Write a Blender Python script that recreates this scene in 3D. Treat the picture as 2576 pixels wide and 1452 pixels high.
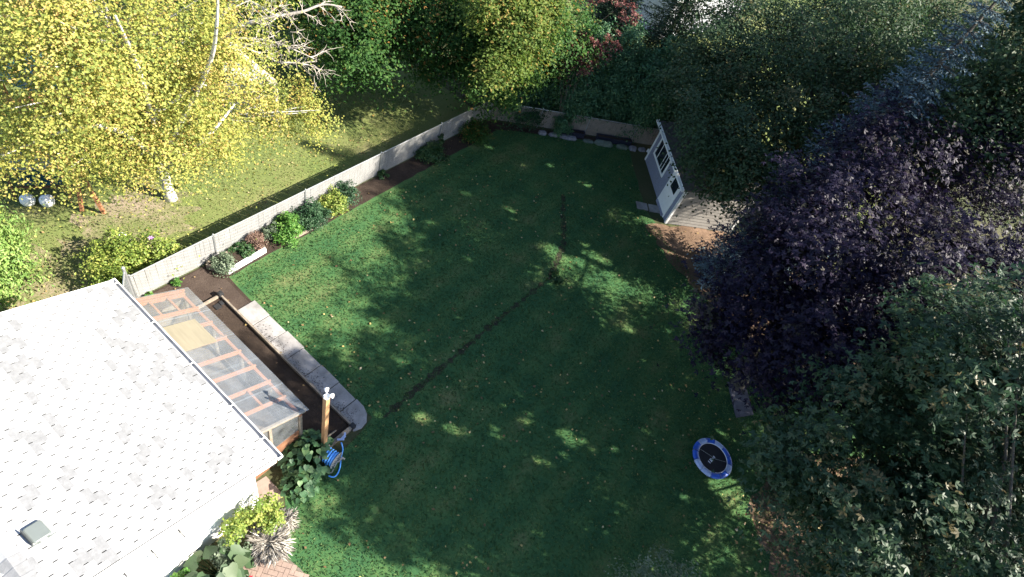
import bpy, math, random
import numpy as np
from mathutils import Vector, Matrix

# ------------------------------------------------------------------ clear, camera, light
for o in list(bpy.data.objects): bpy.data.objects.remove(o)
scene = bpy.context.scene
col = scene.collection
PI = math.pi
R_ = math.radians

HCAM = 16.0
EUL = (0.67028261, -0.26206142, 0.68930645)
F = 1500.67
cam_d = bpy.data.cameras.new('camera')
cam = bpy.data.objects.new('camera', cam_d); col.objects.link(cam)
cam.location = (0, 0, HCAM); cam.rotation_euler = EUL
cam_d.sensor_fit = 'HORIZONTAL'; cam_d.sensor_width = 36.0
cam_d.lens = 36.0 * F / 2575.0
cam_d.clip_start = 0.1; cam_d.clip_end = 2000
scene.camera = cam

SUN_EL = R_(36.0); SUN_AZ = R_(28.0)          # direction towards the sun, maths angle in the xy plane
world = bpy.data.worlds.new('World'); scene.world = world
world.use_nodes = True
nt = world.node_tree; nt.nodes.clear()
wo = nt.nodes.new('ShaderNodeOutputWorld'); bg = nt.nodes.new('ShaderNodeBackground')
sky = nt.nodes.new('ShaderNodeTexSky'); sky.sky_type = 'NISHITA'; sky.sun_disc = False
sky.sun_elevation = SUN_EL; sky.sun_rotation = R_(62.0)
sky.air_density = 1.0; sky.dust_density = 0.6; sky.ozone_density = 1.2
bg.inputs['Strength'].default_value = 0.078
nt.links.new(sky.outputs[0], bg.inputs[0]); nt.links.new(bg.outputs[0], wo.inputs[0])
sd = bpy.data.lights.new('sun', 'SUN'); sd.energy = 5.0; sd.angle = R_(0.55); sd.color = (1.0, 0.93, 0.80)
sun = bpy.data.objects.new('sun', sd); col.objects.link(sun)
sdir = Vector((math.cos(SUN_AZ) * math.cos(SUN_EL), math.sin(SUN_AZ) * math.cos(SUN_EL), math.sin(SUN_EL)))
sun.rotation_euler = sdir.to_track_quat('Z', 'Y').to_euler()
sun.location = (20, 10, 30)
vs = scene.view_settings
vs.view_transform = 'Standard'; vs.look = 'None'; vs.gamma = 1.0; vs.use_curve_mapping = False
vs.exposure = 2.1
scene.cycles.use_denoising = True
scene.cycles.max_bounces = 8; scene.cycles.transparent_max_bounces = 12

RM = np.array(cam.rotation_euler.to_matrix())
def W(u, v, z=0.0):
    """point of the place seen at photo position (u, v) at height z"""
    d = RM @ np.array([(u - 1287.5) / F, -(v - 726) / F, -1.0])
    t = (z - HCAM) / d[2]
    return Vector((d[0] * t, d[1] * t, z))

# ------------------------------------------------------------------ helpers
def tag(o, label=None, cat=None, group=None, kind=None):
    if label: o['label'] = label
    if cat: o['category'] = cat
    if group: o['group'] = group
    if kind: o['kind'] = kind
    return o
def empty(name, loc, rz=0.0, **k):
    o = bpy.data.objects.new(name, None); col.objects.link(o)
    o.empty_display_size = 0.2
    o.location = loc; o.rotation_euler = (0, 0, rz)
    return tag(o, **k)
class MB:
    def __init__(s): s.v = []; s.f = []; s.m = []
    def add(s, vs_, fs, mi=0):
        n = len(s.v); s.v += [tuple(p) for p in vs_]; s.f += [tuple(i + n for i in f) for f in fs]; s.m += [mi] * len(fs)
    def box(s, x0, y0, z0, x1, y1, z1, mi=0):
        s.add([(x0,y0,z0),(x1,y0,z0),(x1,y1,z0),(x0,y1,z0),(x0,y0,z1),(x1,y0,z1),(x1,y1,z1),(x0,y1,z1)],
              [(0,3,2,1),(4,5,6,7),(0,1,5,4),(1,2,6,5),(2,3,7,6),(3,0,4,7)], mi)
    def obox(s, a, b, w, h, up=(0,0,1), mi=0):
        """bar from a to b, w wide, h high"""
        a = Vector(a); b = Vector(b); d = (b - a).normalized(); up = Vector(up)
        sd_ = d.cross(up)
        if sd_.length < 1e-4: sd_ = d.cross(Vector((1,0,0)))
        sd_.normalize(); u = sd_.cross(d).normalized()
        vs_ = []
        for p in (a, b):
            for q, r in ((-1,-1),(1,-1),(1,1),(-1,1)): vs_.append(p + sd_ * q * w / 2 + u * r * h / 2)
        s.add(vs_, [(3,2,1,0),(4,5,6,7),(0,1,5,4),(1,2,6,5),(2,3,7,6),(3,0,4,7)], mi)
    def tube(s, pts, rad, n=6, mi=0, cap=True):
        pts = [Vector(p) for p in pts]
        if not hasattr(rad, '__len__'): rad = [rad] * len(pts)
        base = len(s.v); prev = None
        for i, p in enumerate(pts):
            d = (pts[min(i+1, len(pts)-1)] - pts[max(i-1, 0)])
            if d.length < 1e-7: d = Vector((0,0,1))
            d.normalize()
            if prev is None:
                ref = Vector((0,0,1)) if abs(d.z) < 0.9 else Vector((1,0,0))
                e = d.cross(ref).normalized()
            else:
                e = (prev - d * prev.dot(d))
                e = e.normalized() if e.length > 1e-6 else d.orthogonal().normalized()
            prev = e; g = d.cross(e)
            for k in range(n):
                a = 2 * PI * k / n
                s.v.append(tuple(p + (e * math.cos(a) + g * math.sin(a)) * rad[i]))
        for i in range(len(pts) - 1):
            for k in range(n):
                s.f.append((base+i*n+k, base+i*n+(k+1)%n, base+(i+1)*n+(k+1)%n, base+(i+1)*n+k)); s.m.append(mi)
        if cap:
            s.f.append(tuple(base+k for k in reversed(range(n)))); s.m.append(mi)
            s.f.append(tuple(base+(len(pts)-1)*n+k for k in range(n))); s.m.append(mi)
    def cyl(s, c, r, z0, z1, n=16, mi=0): s.tube([(c[0],c[1],z0),(c[0],c[1],z1)], r, n, mi)
    def prism(s, poly, z0, z1, mi=0):
        n = len(poly)
        s.add([(p[0],p[1],z0) for p in poly] + [(p[0],p[1],z1) for p in poly],
              [tuple(reversed(range(n))), tuple(range(n, 2*n))] + [(i,(i+1)%n,n+(i+1)%n,n+i) for i in range(n)], mi)
    def mesh(s, name, mat, smooth=False):
        me = bpy.data.meshes.new(name); me.from_pydata(s.v, [], s.f)
        mats = mat if isinstance(mat, (list, tuple)) else [mat]
        for q in mats: me.materials.append(q)
        if len(mats) > 1: me.polygons.foreach_set('material_index', s.m)
        if smooth: me.polygons.foreach_set('use_smooth', [True] * len(s.f))
        me.update(); return me
    def build(s, name, mat, parent=None, smooth=False, bevel=0.0, **k):
        o = bpy.data.objects.new(name, s.mesh(name, mat, smooth)); col.objects.link(o)
        if parent is not None: o.parent = parent
        if bevel:
            bm_ = o.modifiers.new('bevel', 'BEVEL'); bm_.width = bevel; bm_.segments = 2; bm_.limit_method = 'ANGLE'
        return tag(o, **k)
def link(name, me, parent=None, loc=(0,0,0), rot=(0,0,0), sc=(1,1,1)):
    o = bpy.data.objects.new(name, me); col.objects.link(o)
    o.location = loc; o.rotation_euler = rot; o.scale = sc
    if parent is not None: o.parent = parent
    return o

# ------------------------------------------------------------------ materials
def newmat(name):
    m = bpy.data.materials.new(name); m.use_nodes = True
    n = m.node_tree; n.nodes.clear()
    return m, n, n.nodes.new('ShaderNodeOutputMaterial')
def ramp(n, stops):
    r = n.nodes.new('ShaderNodeValToRGB'); e = r.color_ramp.elements
    while len(e) > 1: e.remove(e[-1])
    e[0].position = stops[0][0]; e[0].color = (*stops[0][1], 1)
    for p, c in stops[1:]:
        q = e.new(p); q.color = (*c, 1)
    return r
def noise(n, scale, detail=4, rough=0.6, vec=None):
    t = n.nodes.new('ShaderNodeTexNoise'); t.inputs['Scale'].default_value = scale
    t.inputs['Detail'].default_value = detail; t.inputs['Roughness'].default_value = rough
    if vec is not None: n.links.new(vec, t.inputs['Vector'])
    return t
def coord(n, kind='Object'): return n.nodes.new('ShaderNodeTexCoord').outputs[kind]
def solid(name, c, rough=0.7, var=0.25, scale=6.0, bump=0.0, metal=0.0, spec=0.4, c2=None, stretch=None, world_=False):
    """base colour with noise variation, optional bump"""
    m, n, out = newmat(name)
    b = n.nodes.new('ShaderNodeBsdfPrincipled')
    v = n.nodes.new('ShaderNodeNewGeometry').outputs['Position'] if world_ else coord(n)
    if stretch:
        mp = n.nodes.new('ShaderNodeMapping'); mp.inputs['Scale'].default_value = stretch
        n.links.new(v, mp.inputs['Vector']); v = mp.outputs[0]
    t = noise(n, scale, 5, 0.65, v)
    lo = tuple(max(0, q * (1 - var)) for q in c); hi = c2 or tuple(min(1, q * (1 + var)) for q in c)
    r = ramp(n, [(0.3, lo), (0.7, hi)])
    n.links.new(t.outputs['Fac'], r.inputs[0]); n.links.new(r.outputs[0], b.inputs['Base Color'])
    b.inputs['Roughness'].default_value = rough; b.inputs['Metallic'].default_value = metal
    b.inputs['Specular IOR Level'].default_value = spec
    if bump:
        bp = n.nodes.new('ShaderNodeBump'); bp.inputs['Strength'].default_value = bump; bp.inputs['Distance'].default_value = 0.02
        t2 = noise(n, scale * 5, 4, 0.7, v)
        n.links.new(t2.outputs['Fac'], bp.inputs['Height']); n.links.new(bp.outputs[0], b.inputs['Normal'])
    n.links.new(b.outputs[0], out.inputs[0]); return m
def leafmat(name, stops, trans=0.35, rough=0.5, spec=0.3, tboost=1.3):
    """leaf: reflecting and letting light through; 'tint' picks each leaf's own colour"""
    m, n, out = newmat(name)
    at = n.nodes.new('ShaderNodeAttribute'); at.attribute_name = 'tint'
    r = ramp(n, stops); n.links.new(at.outputs['Fac'], r.inputs[0])
    b = n.nodes.new('ShaderNodeBsdfPrincipled'); b.inputs['Roughness'].default_value = rough
    b.inputs['Specular IOR Level'].default_value = spec
    n.links.new(r.outputs[0], b.inputs['Base Color'])
    tr = n.nodes.new('ShaderNodeBsdfTranslucent')
    hs = n.nodes.new('ShaderNodeHueSaturation'); hs.inputs['Value'].default_value = tboost; hs.inputs['Saturation'].default_value = 1.1
    n.links.new(r.outputs[0], hs.inputs['Color']); n.links.new(hs.outputs[0], tr.inputs['Color'])
    mx = n.nodes.new('ShaderNodeMixShader'); mx.inputs[0].default_value = trans
    n.links.new(b.outputs[0], mx.inputs[1]); n.links.new(tr.outputs[0], mx.inputs[2])
    n.links.new(mx.outputs[0], out.inputs[0]); return m
def groundmat(name, stops, s1=0.35, s2=14.0, mixf=0.45, bump=0.6, bs=60.0, rough=0.95, mow=False):
    """large patches and fine speckle mixed, with relief"""
    m, n, out = newmat(name)
    pos = n.nodes.new('ShaderNodeNewGeometry').outputs['Position']
    a = noise(n, s1, 6, 0.62, pos); b_ = noise(n, s2, 5, 0.75, pos)
    mx = n.nodes.new('ShaderNodeMix'); mx.inputs[0].default_value = mixf
    n.links.new(a.outputs['Fac'], mx.inputs[2]); n.links.new(b_.outputs['Fac'], mx.inputs[3])
    fac = mx.outputs[0]
    if mow:   # faint bands left by the mower and a few crossing passes
        for rot, amt in ((0.0, .075), (1.15, .03)):
            mp = n.nodes.new('ShaderNodeMapping'); mp.inputs['Rotation'].default_value = (0, 0, rot); n.links.new(pos, mp.inputs['Vector'])
            wv = n.nodes.new('ShaderNodeTexWave'); wv.inputs['Scale'].default_value = .30; wv.inputs['Distortion'].default_value = 1.2; wv.inputs['Detail'].default_value = 3; wv.inputs['Detail Scale'].default_value = 2.0
            n.links.new(mp.outputs[0], wv.inputs['Vector'])
            md = n.nodes.new('ShaderNodeMath'); md.operation = 'MULTIPLY_ADD'; md.inputs[1].default_value = amt; md.inputs[2].default_value = -amt / 2
            n.links.new(wv.outputs['Fac'], md.inputs[0]); ad = n.nodes.new('ShaderNodeMath'); n.links.new(fac, ad.inputs[0]); n.links.new(md.outputs[0], ad.inputs[1]); fac = ad.outputs[0]
    r = ramp(n, stops); n.links.new(fac, r.inputs[0])
    p = n.nodes.new('ShaderNodeBsdfPrincipled'); p.inputs['Roughness'].default_value = rough
    p.inputs['Specular IOR Level'].default_value = 0.15
    n.links.new(r.outputs[0], p.inputs['Base Color'])
    bp = n.nodes.new('ShaderNodeBump'); bp.inputs['Strength'].default_value = bump; bp.inputs['Distance'].default_value = 0.03
    c = noise(n, bs, 4, 0.7, pos); n.links.new(c.outputs['Fac'], bp.inputs['Height'])
    n.links.new(bp.outputs[0], p.inputs['Normal'])
    n.links.new(p.outputs[0], out.inputs[0]); return m

M = {}
M['lawn'] = groundmat('lawn_grass', [(0.30,(0.019,0.058,0.025)),(0.44,(0.029,0.082,0.031)),(0.54,(0.050,0.106,0.035)),(0.66,(0.120,0.128,0.055))], s1=0.45, mow=True)
M['dry'] = groundmat('dry_grass', [(0.34,(0.080,0.120,0.034)),(0.52,(0.125,0.145,0.048)),(0.62,(0.17,0.16,0.075)),(0.76,(0.25,0.205,0.145))], s1=0.5)
M['ground'] = groundmat('ground_earth', [(0.3,(0.03,0.045,0.018)),(0.5,(0.06,0.065,0.03)),(0.7,(0.11,0.085,0.05))])
M['soil'] = groundmat('garden_soil', [(0.3,(0.020,0.014,0.011)),(0.5,(0.038,0.027,0.021)),(0.7,(0.072,0.052,0.040))], s1=1.4, s2=22, bump=0.9, bs=45)
M['seam'] = groundmat('overgrown_soil', [(0.3,(0.016,0.016,0.011)),(0.50,(0.034,0.030,0.021)),(0.57,(0.040,0.066,0.026)),(0.7,(0.06,0.095,0.034))], s1=3.5, s2=16, bump=0.9, bs=45)
M['paleSoil'] = groundmat('dusty_soil', [(0.3,(0.030,0.021,0.017)),(0.5,(0.055,0.040,0.033)),(0.7,(0.09,0.068,0.056))], s1=1.4, s2=22, bump=0.9, bs=45)
M['mulch'] = groundmat('leaf_litter', [(0.3,(0.05,0.032,0.022)),(0.5,(0.13,0.085,0.058)),(0.7,(0.26,0.17,0.12))], s1=1.2, s2=30, bump=0.9)
M['concrete'] = solid('concrete', (0.225,0.213,0.21), 0.9, 0.34, 2.6, 0.35, world_=True)
M['pad'] = solid('brown_concrete', (0.20,0.15,0.125), 0.9, 0.2, 4, 0.25)
M['shA'] = solid('shingle_pale', (0.295,0.297,0.302), 0.9, 0.10, 9, 0.25, world_=True)
M['shB'] = solid('shingle_mid', (0.262,0.264,0.27), 0.9, 0.12, 9, 0.25, world_=True)
M['shC'] = solid('shingle_grey', (0.178,0.18,0.187), 0.9, 0.16, 9, 0.25, world_=True)
M['deck'] = solid('roof_felt', (0.045,0.045,0.045), 0.95, 0.2)
M['white'] = solid('white_paint', (0.80,0.80,0.79), 0.5, 0.06, 3)
M['gut_in'] = solid('gutter_inside', (0.42,0.42,0.43), 0.6, 0.2, 4)
M['wallw'] = solid('white_wall', (0.78,0.77,0.75), 0.8, 0.05, 2, 0.1)
M['vent'] = solid('vent_metal', (0.13,0.147,0.143), 0.45, 0.08, 3, 0, 0.1)
M['ventdark'] = solid('vent_side', (0.05,0.055,0.055), 0.6, 0.2)
M['timber'] = solid('orange_timber', (0.34,0.15,0.075), 0.8, 0.25, 3, 0.2, stretch=(1,8,8))
M['oldwood'] = solid('weathered_timber', (0.20,0.165,0.13), 0.85, 0.35, 4, 0.3, stretch=(2,2,2))
M['ply'] = solid('plywood', (0.175,0.155,0.112), 0.8, 0.12, 2, 0.1, stretch=(1,6,1))
M['postwood'] = solid('cedar_post', (0.36,0.20,0.10), 0.75, 0.2, 5, 0.2, stretch=(6,6,0.7))
M['brownwood'] = solid('brown_wood', (0.16,0.075,0.04), 0.8, 0.3, 4, 0.2)
M['galv'] = solid('galvanised_steel', (0.42,0.43,0.44), 0.4, 0.15, 6, 0, 0.7)
M['darkwire'] = solid('dark_steel', (0.06,0.06,0.065), 0.5, 0.2, 6, 0, 0.5)
M['slat'] = solid('white_slat', (0.36,0.355,0.35), 0.6, 0.16, 2.5, 0.1)
M['wire'] = solid('dull_wire', (0.19,0.19,0.19), 0.6, 0.2)
M['tanslat'] = solid('tan_slat', (0.30,0.235,0.185), 0.7, 0.18, 6, 0.2)
M['black'] = solid('black_plastic', (0.018,0.018,0.020), 0.6, 0.3)
M['navy'] = solid('shaded_gap_dark', (0.014,0.016,0.034), 0.6, 0.3)
M['stone'] = solid('pale_stone', (0.17,0.165,0.19), 0.9, 0.35, 7, 0.6)
M['greenstone'] = solid('mossy_stone', (0.10,0.125,0.105), 0.9, 0.35, 7, 0.6)
M['darkslab'] = solid('dark_slab', (0.075,0.075,0.10), 0.9, 0.3, 5, 0.4)
M['stucco'] = solid('grey_stucco', (0.22,0.235,0.31), 0.95, 0.22, 22, 0.5)
M['siding'] = solid('grey_siding', (0.23,0.215,0.20), 0.8, 0.1, 4, 0.1)
M['glassdark'] = solid('dark_glass', (0.015,0.02,0.03), 0.08, 0.2, 2, 0, 0, 0.6)
M['shingleold'] = solid('old_roofing', (0.07,0.065,0.06), 0.95, 0.3, 8, 0.4)
M['hose'] = solid('blue_hose', (0.10,0.34,0.80), 0.35, 0.1)
M['reelgrey'] = solid('grey_plastic', (0.30,0.30,0.30), 0.6, 0.15)
M['reeltan'] = solid('tan_plastic', (0.42,0.36,0.30), 0.6, 0.15)
M['tblue'] = solid('blue_vinyl', (0.020,0.085,0.42), 0.4, 0.25, 5, 0.2)
M['tpale'] = solid('pale_vinyl', (0.30,0.37,0.58), 0.4, 0.2, 5, 0.2)
M['twhite'] = solid('white_trim', (0.62,0.62,0.70), 0.5, 0.1)
M['tmat'] = solid('black_mat', (0.008,0.008,0.014), 0.55, 0.3, 9, 0.1)
M['teal'] = solid('teal_canvas', (0.012,0.075,0.095), 0.7, 0.2)
M['canopy'] = solid('pale_canopy', (0.17,0.19,0.155), 0.7, 0.15)
M['bark'] = solid('grey_bark', (0.13,0.105,0.085), 0.95, 0.35, 6, 0.5, stretch=(3,3,0.6))
M['darkbark'] = solid('dark_bark', (0.05,0.044,0.038), 0.95, 0.3, 6, 0.4)
M['deadbark'] = solid('bleached_bark', (0.42,0.37,0.32), 0.9, 0.25, 6, 0.4)
M['brick'] = solid('pink_brick', (0.215,0.155,0.128), 0.9, 0.22, 3, 0.3, world_=True)
M['sand'] = solid('joint_sand', (0.12,0.10,0.08), 0.95, 0.3, 30, 0.3)
M['red'] = solid('red_petal', (0.55,0.02,0.03), 0.5, 0.2)
M['lilac'] = solid('lilac_petal', (0.46,0.20,0.55), 0.5, 0.2)
M['terracotta'] = solid('terracotta', (0.32,0.13,0.08), 0.85, 0.2)
M['cabinet'] = solid('pale_grey_board', (0.36,0.37,0.41), 0.6, 0.1, 3)
M['paleroof'] = solid('pale_teal_roof', (0.17,0.21,0.20), 0.7, 0.12, 2, 0.1)
# birch bark: white with dark marks
m, n, out = newmat('birch_bark')
b = n.nodes.new('ShaderNodeBsdfPrincipled'); mp = n.nodes.new('ShaderNodeMapping'); mp.inputs['Scale'].default_value = (4,4,9)
n.links.new(coord(n), mp.inputs['Vector']); t = noise(n, 1.2, 5, 0.7, mp.outputs[0])
r = ramp(n, [(0.36,(0.05,0.045,0.04)),(0.45,(0.46,0.44,0.41)),(0.7,(0.62,0.60,0.57))])
n.links.new(t.outputs['Fac'], r.inputs[0]); n.links.new(r.outputs[0], b.inputs['Base Color']); b.inputs['Roughness'].default_value = 0.8
n.links.new(b.outputs[0], out.inputs[0]); M['birchbark'] = m
# translucent corrugated sheet
m, n, out = newmat('clear_corrugated_sheet')
b = n.nodes.new('ShaderNodeBsdfPrincipled'); b.inputs['Base Color'].default_value = (0.25,0.265,0.285,1); b.inputs['Roughness'].default_value = 0.25
b.inputs['Specular IOR Level'].default_value = 1.0; b.inputs['IOR'].default_value = 1.6; b.inputs['Coat Weight'].default_value = 1.0; b.inputs['Coat IOR'].default_value = 1.9; b.inputs['Coat Roughness'].default_value = 0.18
tr = n.nodes.new('ShaderNodeBsdfTransparent'); tr.inputs['Color'].default_value = (0.93,0.94,0.94,1)
mx = n.nodes.new('ShaderNodeMixShader'); t = noise(n, 2.2, 4, 0.6, coord(n))
mr = n.nodes.new('ShaderNodeMapRange'); mr.inputs[1].default_value = 0.3; mr.inputs[2].default_value = 0.7; mr.inputs[3].default_value = 0.52; mr.inputs[4].default_value = 0.72
n.links.new(t.outputs['Fac'], mr.inputs[0]); n.links.new(mr.outputs[0], mx.inputs[0])
n.links.new(b.outputs[0], mx.inputs[1]); n.links.new(tr.outputs[0], mx.inputs[2]); n.links.new(mx.outputs[0], out.inputs[0]); M['sheet'] = m

# leaves
L = {}
L['birch'] = leafmat('birch_leaves', [(0.0,(0.13,0.17,0.042)),(0.35,(0.245,0.27,0.062)),(0.7,(0.385,0.36,0.090)),(0.95,(0.50,0.39,0.14)),(1.0,(0.50,0.34,0.12))], 0.42, 0.6, 0.2, tboost=1.3)
L['maple'] = leafmat('maple_leaves', [(0.0,(0.024,0.066,0.016)),(0.5,(0.040,0.098,0.022)),(0.82,(0.075,0.125,0.026)),(0.96,(0.16,0.15,0.035)),(1.0,(0.24,0.13,0.04))], 0.35, 0.6, 0.15)
L['maplelit'] = leafmat('yellow_sunlit_leaves', [(0.0,(0.06,0.105,0.022)),(0.5,(0.105,0.155,0.034)),(0.9,(0.19,0.20,0.05)),(1.0,(0.30,0.20,0.06))], 0.4, 0.6, 0.15)  # sun on the maple put into paler leaf colours, shared by golden bush
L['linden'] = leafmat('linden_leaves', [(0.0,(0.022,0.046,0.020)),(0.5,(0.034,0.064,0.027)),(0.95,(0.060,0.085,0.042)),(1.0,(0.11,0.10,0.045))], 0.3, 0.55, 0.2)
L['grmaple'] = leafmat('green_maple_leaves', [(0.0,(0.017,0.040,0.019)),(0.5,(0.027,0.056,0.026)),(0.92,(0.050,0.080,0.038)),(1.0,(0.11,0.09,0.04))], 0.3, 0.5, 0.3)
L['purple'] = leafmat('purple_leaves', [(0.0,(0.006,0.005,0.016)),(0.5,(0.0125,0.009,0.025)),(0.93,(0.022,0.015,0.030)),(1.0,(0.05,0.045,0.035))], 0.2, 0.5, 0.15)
L['cedar'] = leafmat('cedar_sprays', [(0.0,(0.036,0.100,0.050)),(0.6,(0.060,0.145,0.066)),(1.0,(0.11,0.19,0.085))], 0.25)
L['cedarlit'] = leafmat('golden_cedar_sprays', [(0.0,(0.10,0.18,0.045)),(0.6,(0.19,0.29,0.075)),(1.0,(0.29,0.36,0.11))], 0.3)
L['spruce'] = leafmat('blue_spruce_needles', [(0.0,(0.050,0.080,0.100)),(0.6,(0.090,0.135,0.160)),(1.0,(0.18,0.235,0.26))], 0.15, 0.6, 0.15)
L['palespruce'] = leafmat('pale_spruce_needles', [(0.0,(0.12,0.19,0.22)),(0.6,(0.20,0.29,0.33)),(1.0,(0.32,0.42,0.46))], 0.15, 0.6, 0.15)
L['darkspruce'] = leafmat('dark_spruce_needles', [(0.0,(0.015,0.035,0.016)),(0.6,(0.028,0.055,0.022)),(1.0,(0.05,0.075,0.03))], 0.15)
L['red'] = leafmat('red_leaves', [(0.0,(0.08,0.035,0.030)),(0.6,(0.17,0.06,0.055)),(1.0,(0.26,0.13,0.11))], 0.3)
L['shrub'] = leafmat('shrub_leaves', [(0.0,(0.022,0.060,0.020)),(0.6,(0.040,0.095,0.030)),(1.0,(0.085,0.125,0.04))], 0.3)
L['shrubdark'] = leafmat('dark_shrub_leaves', [(0.0,(0.016,0.046,0.020)),(0.6,(0.026,0.070,0.030)),(1.0,(0.05,0.10,0.045))], 0.25)
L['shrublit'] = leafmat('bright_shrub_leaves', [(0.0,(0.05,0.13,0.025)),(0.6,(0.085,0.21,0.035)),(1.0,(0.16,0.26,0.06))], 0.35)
L['golden'] = leafmat('golden_shrub_leaves', [(0.0,(0.10,0.16,0.03)),(0.6,(0.20,0.26,0.05)),(1.0,(0.34,0.35,0.09))], 0.35)
L['grey'] = leafmat('grey_green_leaves', [(0.0,(0.07,0.10,0.06)),(0.6,(0.12,0.16,0.10)),(1.0,(0.20,0.24,0.17))], 0.3)
L['brown'] = leafmat('brown_seed_heads', [(0.0,(0.10,0.06,0.045)),(0.6,(0.17,0.11,0.085)),(1.0,(0.24,0.15,0.12))], 0.2)
L['broad'] = leafmat('broad_leaves', [(0.0,(0.035,0.085,0.038)),(0.6,(0.055,0.125,0.055)),(1.0,(0.12,0.20,0.085))], 0.3, 0.5, 0.3)
L['straw'] = leafmat('bleached_grass_blades', [(0.0,(0.30,0.27,0.24)),(0.6,(0.46,0.43,0.39)),(1.0,(0.60,0.57,0.53))], 0.3)
L['bigleaf'] = leafmat('big_leaves', [(0.0,(0.028,0.055,0.025)),(0.6,(0.050,0.088,0.040)),(1.0,(0.080,0.11,0.055))], 0.3)
L['fallen'] = leafmat('fallen_leaf_litter', [(0.0,(0.10,0.055,0.03)),(0.4,(0.21,0.14,0.06)),(0.8,(0.36,0.27,0.10)),(1.0,(0.42,0.34,0.22))], 0.15)
L['grass'] = leafmat('grass_blades', [(0.0,(0.028,0.074,0.026)),(0.6,(0.056,0.116,0.038)),(1.0,(0.14,0.185,0.065))], 0.3, 0.6, 0.2)
L['drygrass'] = leafmat('dry_grass_blades', [(0.0,(0.11,0.155,0.042)),(0.6,(0.18,0.205,0.07)),(1.0,(0.28,0.25,0.13))], 0.3, 0.6, 0.2)

# ------------------------------------------------------------------ leaf meshes (numpy)
def unit(a): return a / np.maximum(np.linalg.norm(a, axis=-1, keepdims=True), 1e-9)
def leafmesh(name, C, size, nrm, rng, mat, parent=None, aspect=0.62, axis=None, fold=0.18, tint=None, kind='stuff', shape='kite'):
    """many small folded leaves: C centres, nrm their normals"""
    N = len(C)
    size = np.broadcast_to(np.asarray(size, float), (N,)) * rng.uniform(0.65, 1.25, N)
    nrm = unit(nrm)
    if axis is None:
        axis = rng.normal(size=(N, 3))
    ax = unit(axis - nrm * (axis * nrm).sum(1, keepdims=True))
    sd_ = np.cross(nrm, ax)
    s = size[:, None]
    w = s * aspect * 0.5
    a = C - ax * s * 0.5; t = C + ax * s * 0.5
    l = C - sd_ * w + nrm * s * fold - ax * s * 0.08; r = C + sd_ * w + nrm * s * fold - ax * s * 0.08
    if shape == 'maple':
        quads = []
        for an, ls in ((0.0, 1.0), (0.95, .82), (-0.95, .82)):
            d_ = ax * math.cos(an) + sd_ * math.sin(an); e_ = -ax * math.sin(an) + sd_ * math.cos(an)
            b0 = C - ax * s * .32; dip = nrm * s * (.02 if an == 0 else -.07)
            quads.append(np.stack([b0, b0 + d_ * s * ls * .46 - e_ * s * .17 + dip, b0 + d_ * s * ls * .95 - nrm * s * (.10 if an else .04), b0 + d_ * s * ls * .46 + e_ * s * .17 + dip], 1))
        V = np.stack(quads, 1).reshape(-1, 3).astype(np.float32); K_ = 3
    else:
        V = np.stack([a, r, t, l], 1).reshape(-1, 3).astype(np.float32); K_ = 1
    N0 = N; N = N * K_
    idx = np.arange(N)[:, None] * 4
    tri = np.concatenate([idx + np.array([[0, 1, 2]]), idx + np.array([[0, 2, 3]])], 1).reshape(-1).astype(np.int32)
    me = bpy.data.meshes.new(name)
    me.vertices.add(4 * N); me.vertices.foreach_set('co', V.reshape(-1))
    me.loops.add(6 * N); me.loops.foreach_set('vertex_index', tri)
    me.polygons.add(2 * N); me.polygons.foreach_set('loop_start', np.arange(0, 6 * N, 3, dtype=np.int32))
    me.update(calc_edges=True)
    if tint is None: tint = rng.random(N0)
    at = me.attributes.new('tint', 'FLOAT', 'FACE')
    at.data.foreach_set('value', np.repeat(np.clip(tint, 0, 1), 2 * K_).astype(np.float32))
    me.materials.append(mat)
    o = bpy.data.objects.new(name, me); col.objects.link(o)
    if parent is not None: o.parent = parent
    if kind: o['kind'] = kind
    return o
def sphere_dirs(rng, n): return unit(rng.normal(size=(n, 3)))
def clumps(rng, lobes, n, inner=0.45):
    """clump centres spread through lobes (cx, cy, cz, rx, ry, rz), denser outside, uneven outline"""
    lob = np.array(lobes, float); vol = lob[:, 3] * lob[:, 4] * lob[:, 5]; vol = vol ** 0.75; pr = vol / vol.sum()
    k = rng.choice(len(lob), n, p=pr); d = sphere_dirs(rng, n)
    ph = rng.uniform(0, 6.28, (len(lob), 3))
    wob = 1 + 0.16 * np.sin(d[:, 0] * 5 + ph[k, 0]) + 0.13 * np.sin(d[:, 1] * 7 + ph[k, 1]) + 0.10 * np.sin(d[:, 2] * 6 + ph[k, 2])
    rr = (inner + (1 - inner) * rng.random(n) ** 0.6) * wob
    c = lob[k, :3] + d * lob[k, 3:6] * rr[:, None]
    return c, d
def crown_leaves(rng, lobes, nclump, per, sig, droop=0.0, inner=0.45, zmin=0.5, sub=None):
    c, d = clumps(rng, lobes, nclump, inner)
    ok = c[:, 2] > zmin; c = c[ok]; d = d[ok]
    cnt = rng.poisson(per, len(c)); kk = np.repeat(np.arange(len(c)), cnt)
    s_ = sig * rng.uniform(0.6, 1.5, len(c))[kk][:, None]
    off = rng.normal(size=(len(kk), 3)) * s_ * np.array([1, 1, 0.55])
    if droop: off[:, 2] -= rng.exponential(droop, len(kk))
    off[:, 2] -= 0.25 * (off[:, 0] ** 2 + off[:, 1] ** 2) / np.maximum(s_[:, 0], 0.05)
    P = c[kk] + off
    cl = rng.normal(size=(len(c), 3)) * .35
    nr = np.array([0, 0, 0.8]) + (d[kk] + cl[kk]) * 0.5 + rng.normal(size=P.shape) * 0.42
    ok = P[:, 2] > 0.05
    ct = rng.normal(0, 0.24, len(c))[kk]
    return P[ok], nr[ok], c, ct[ok]
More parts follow.
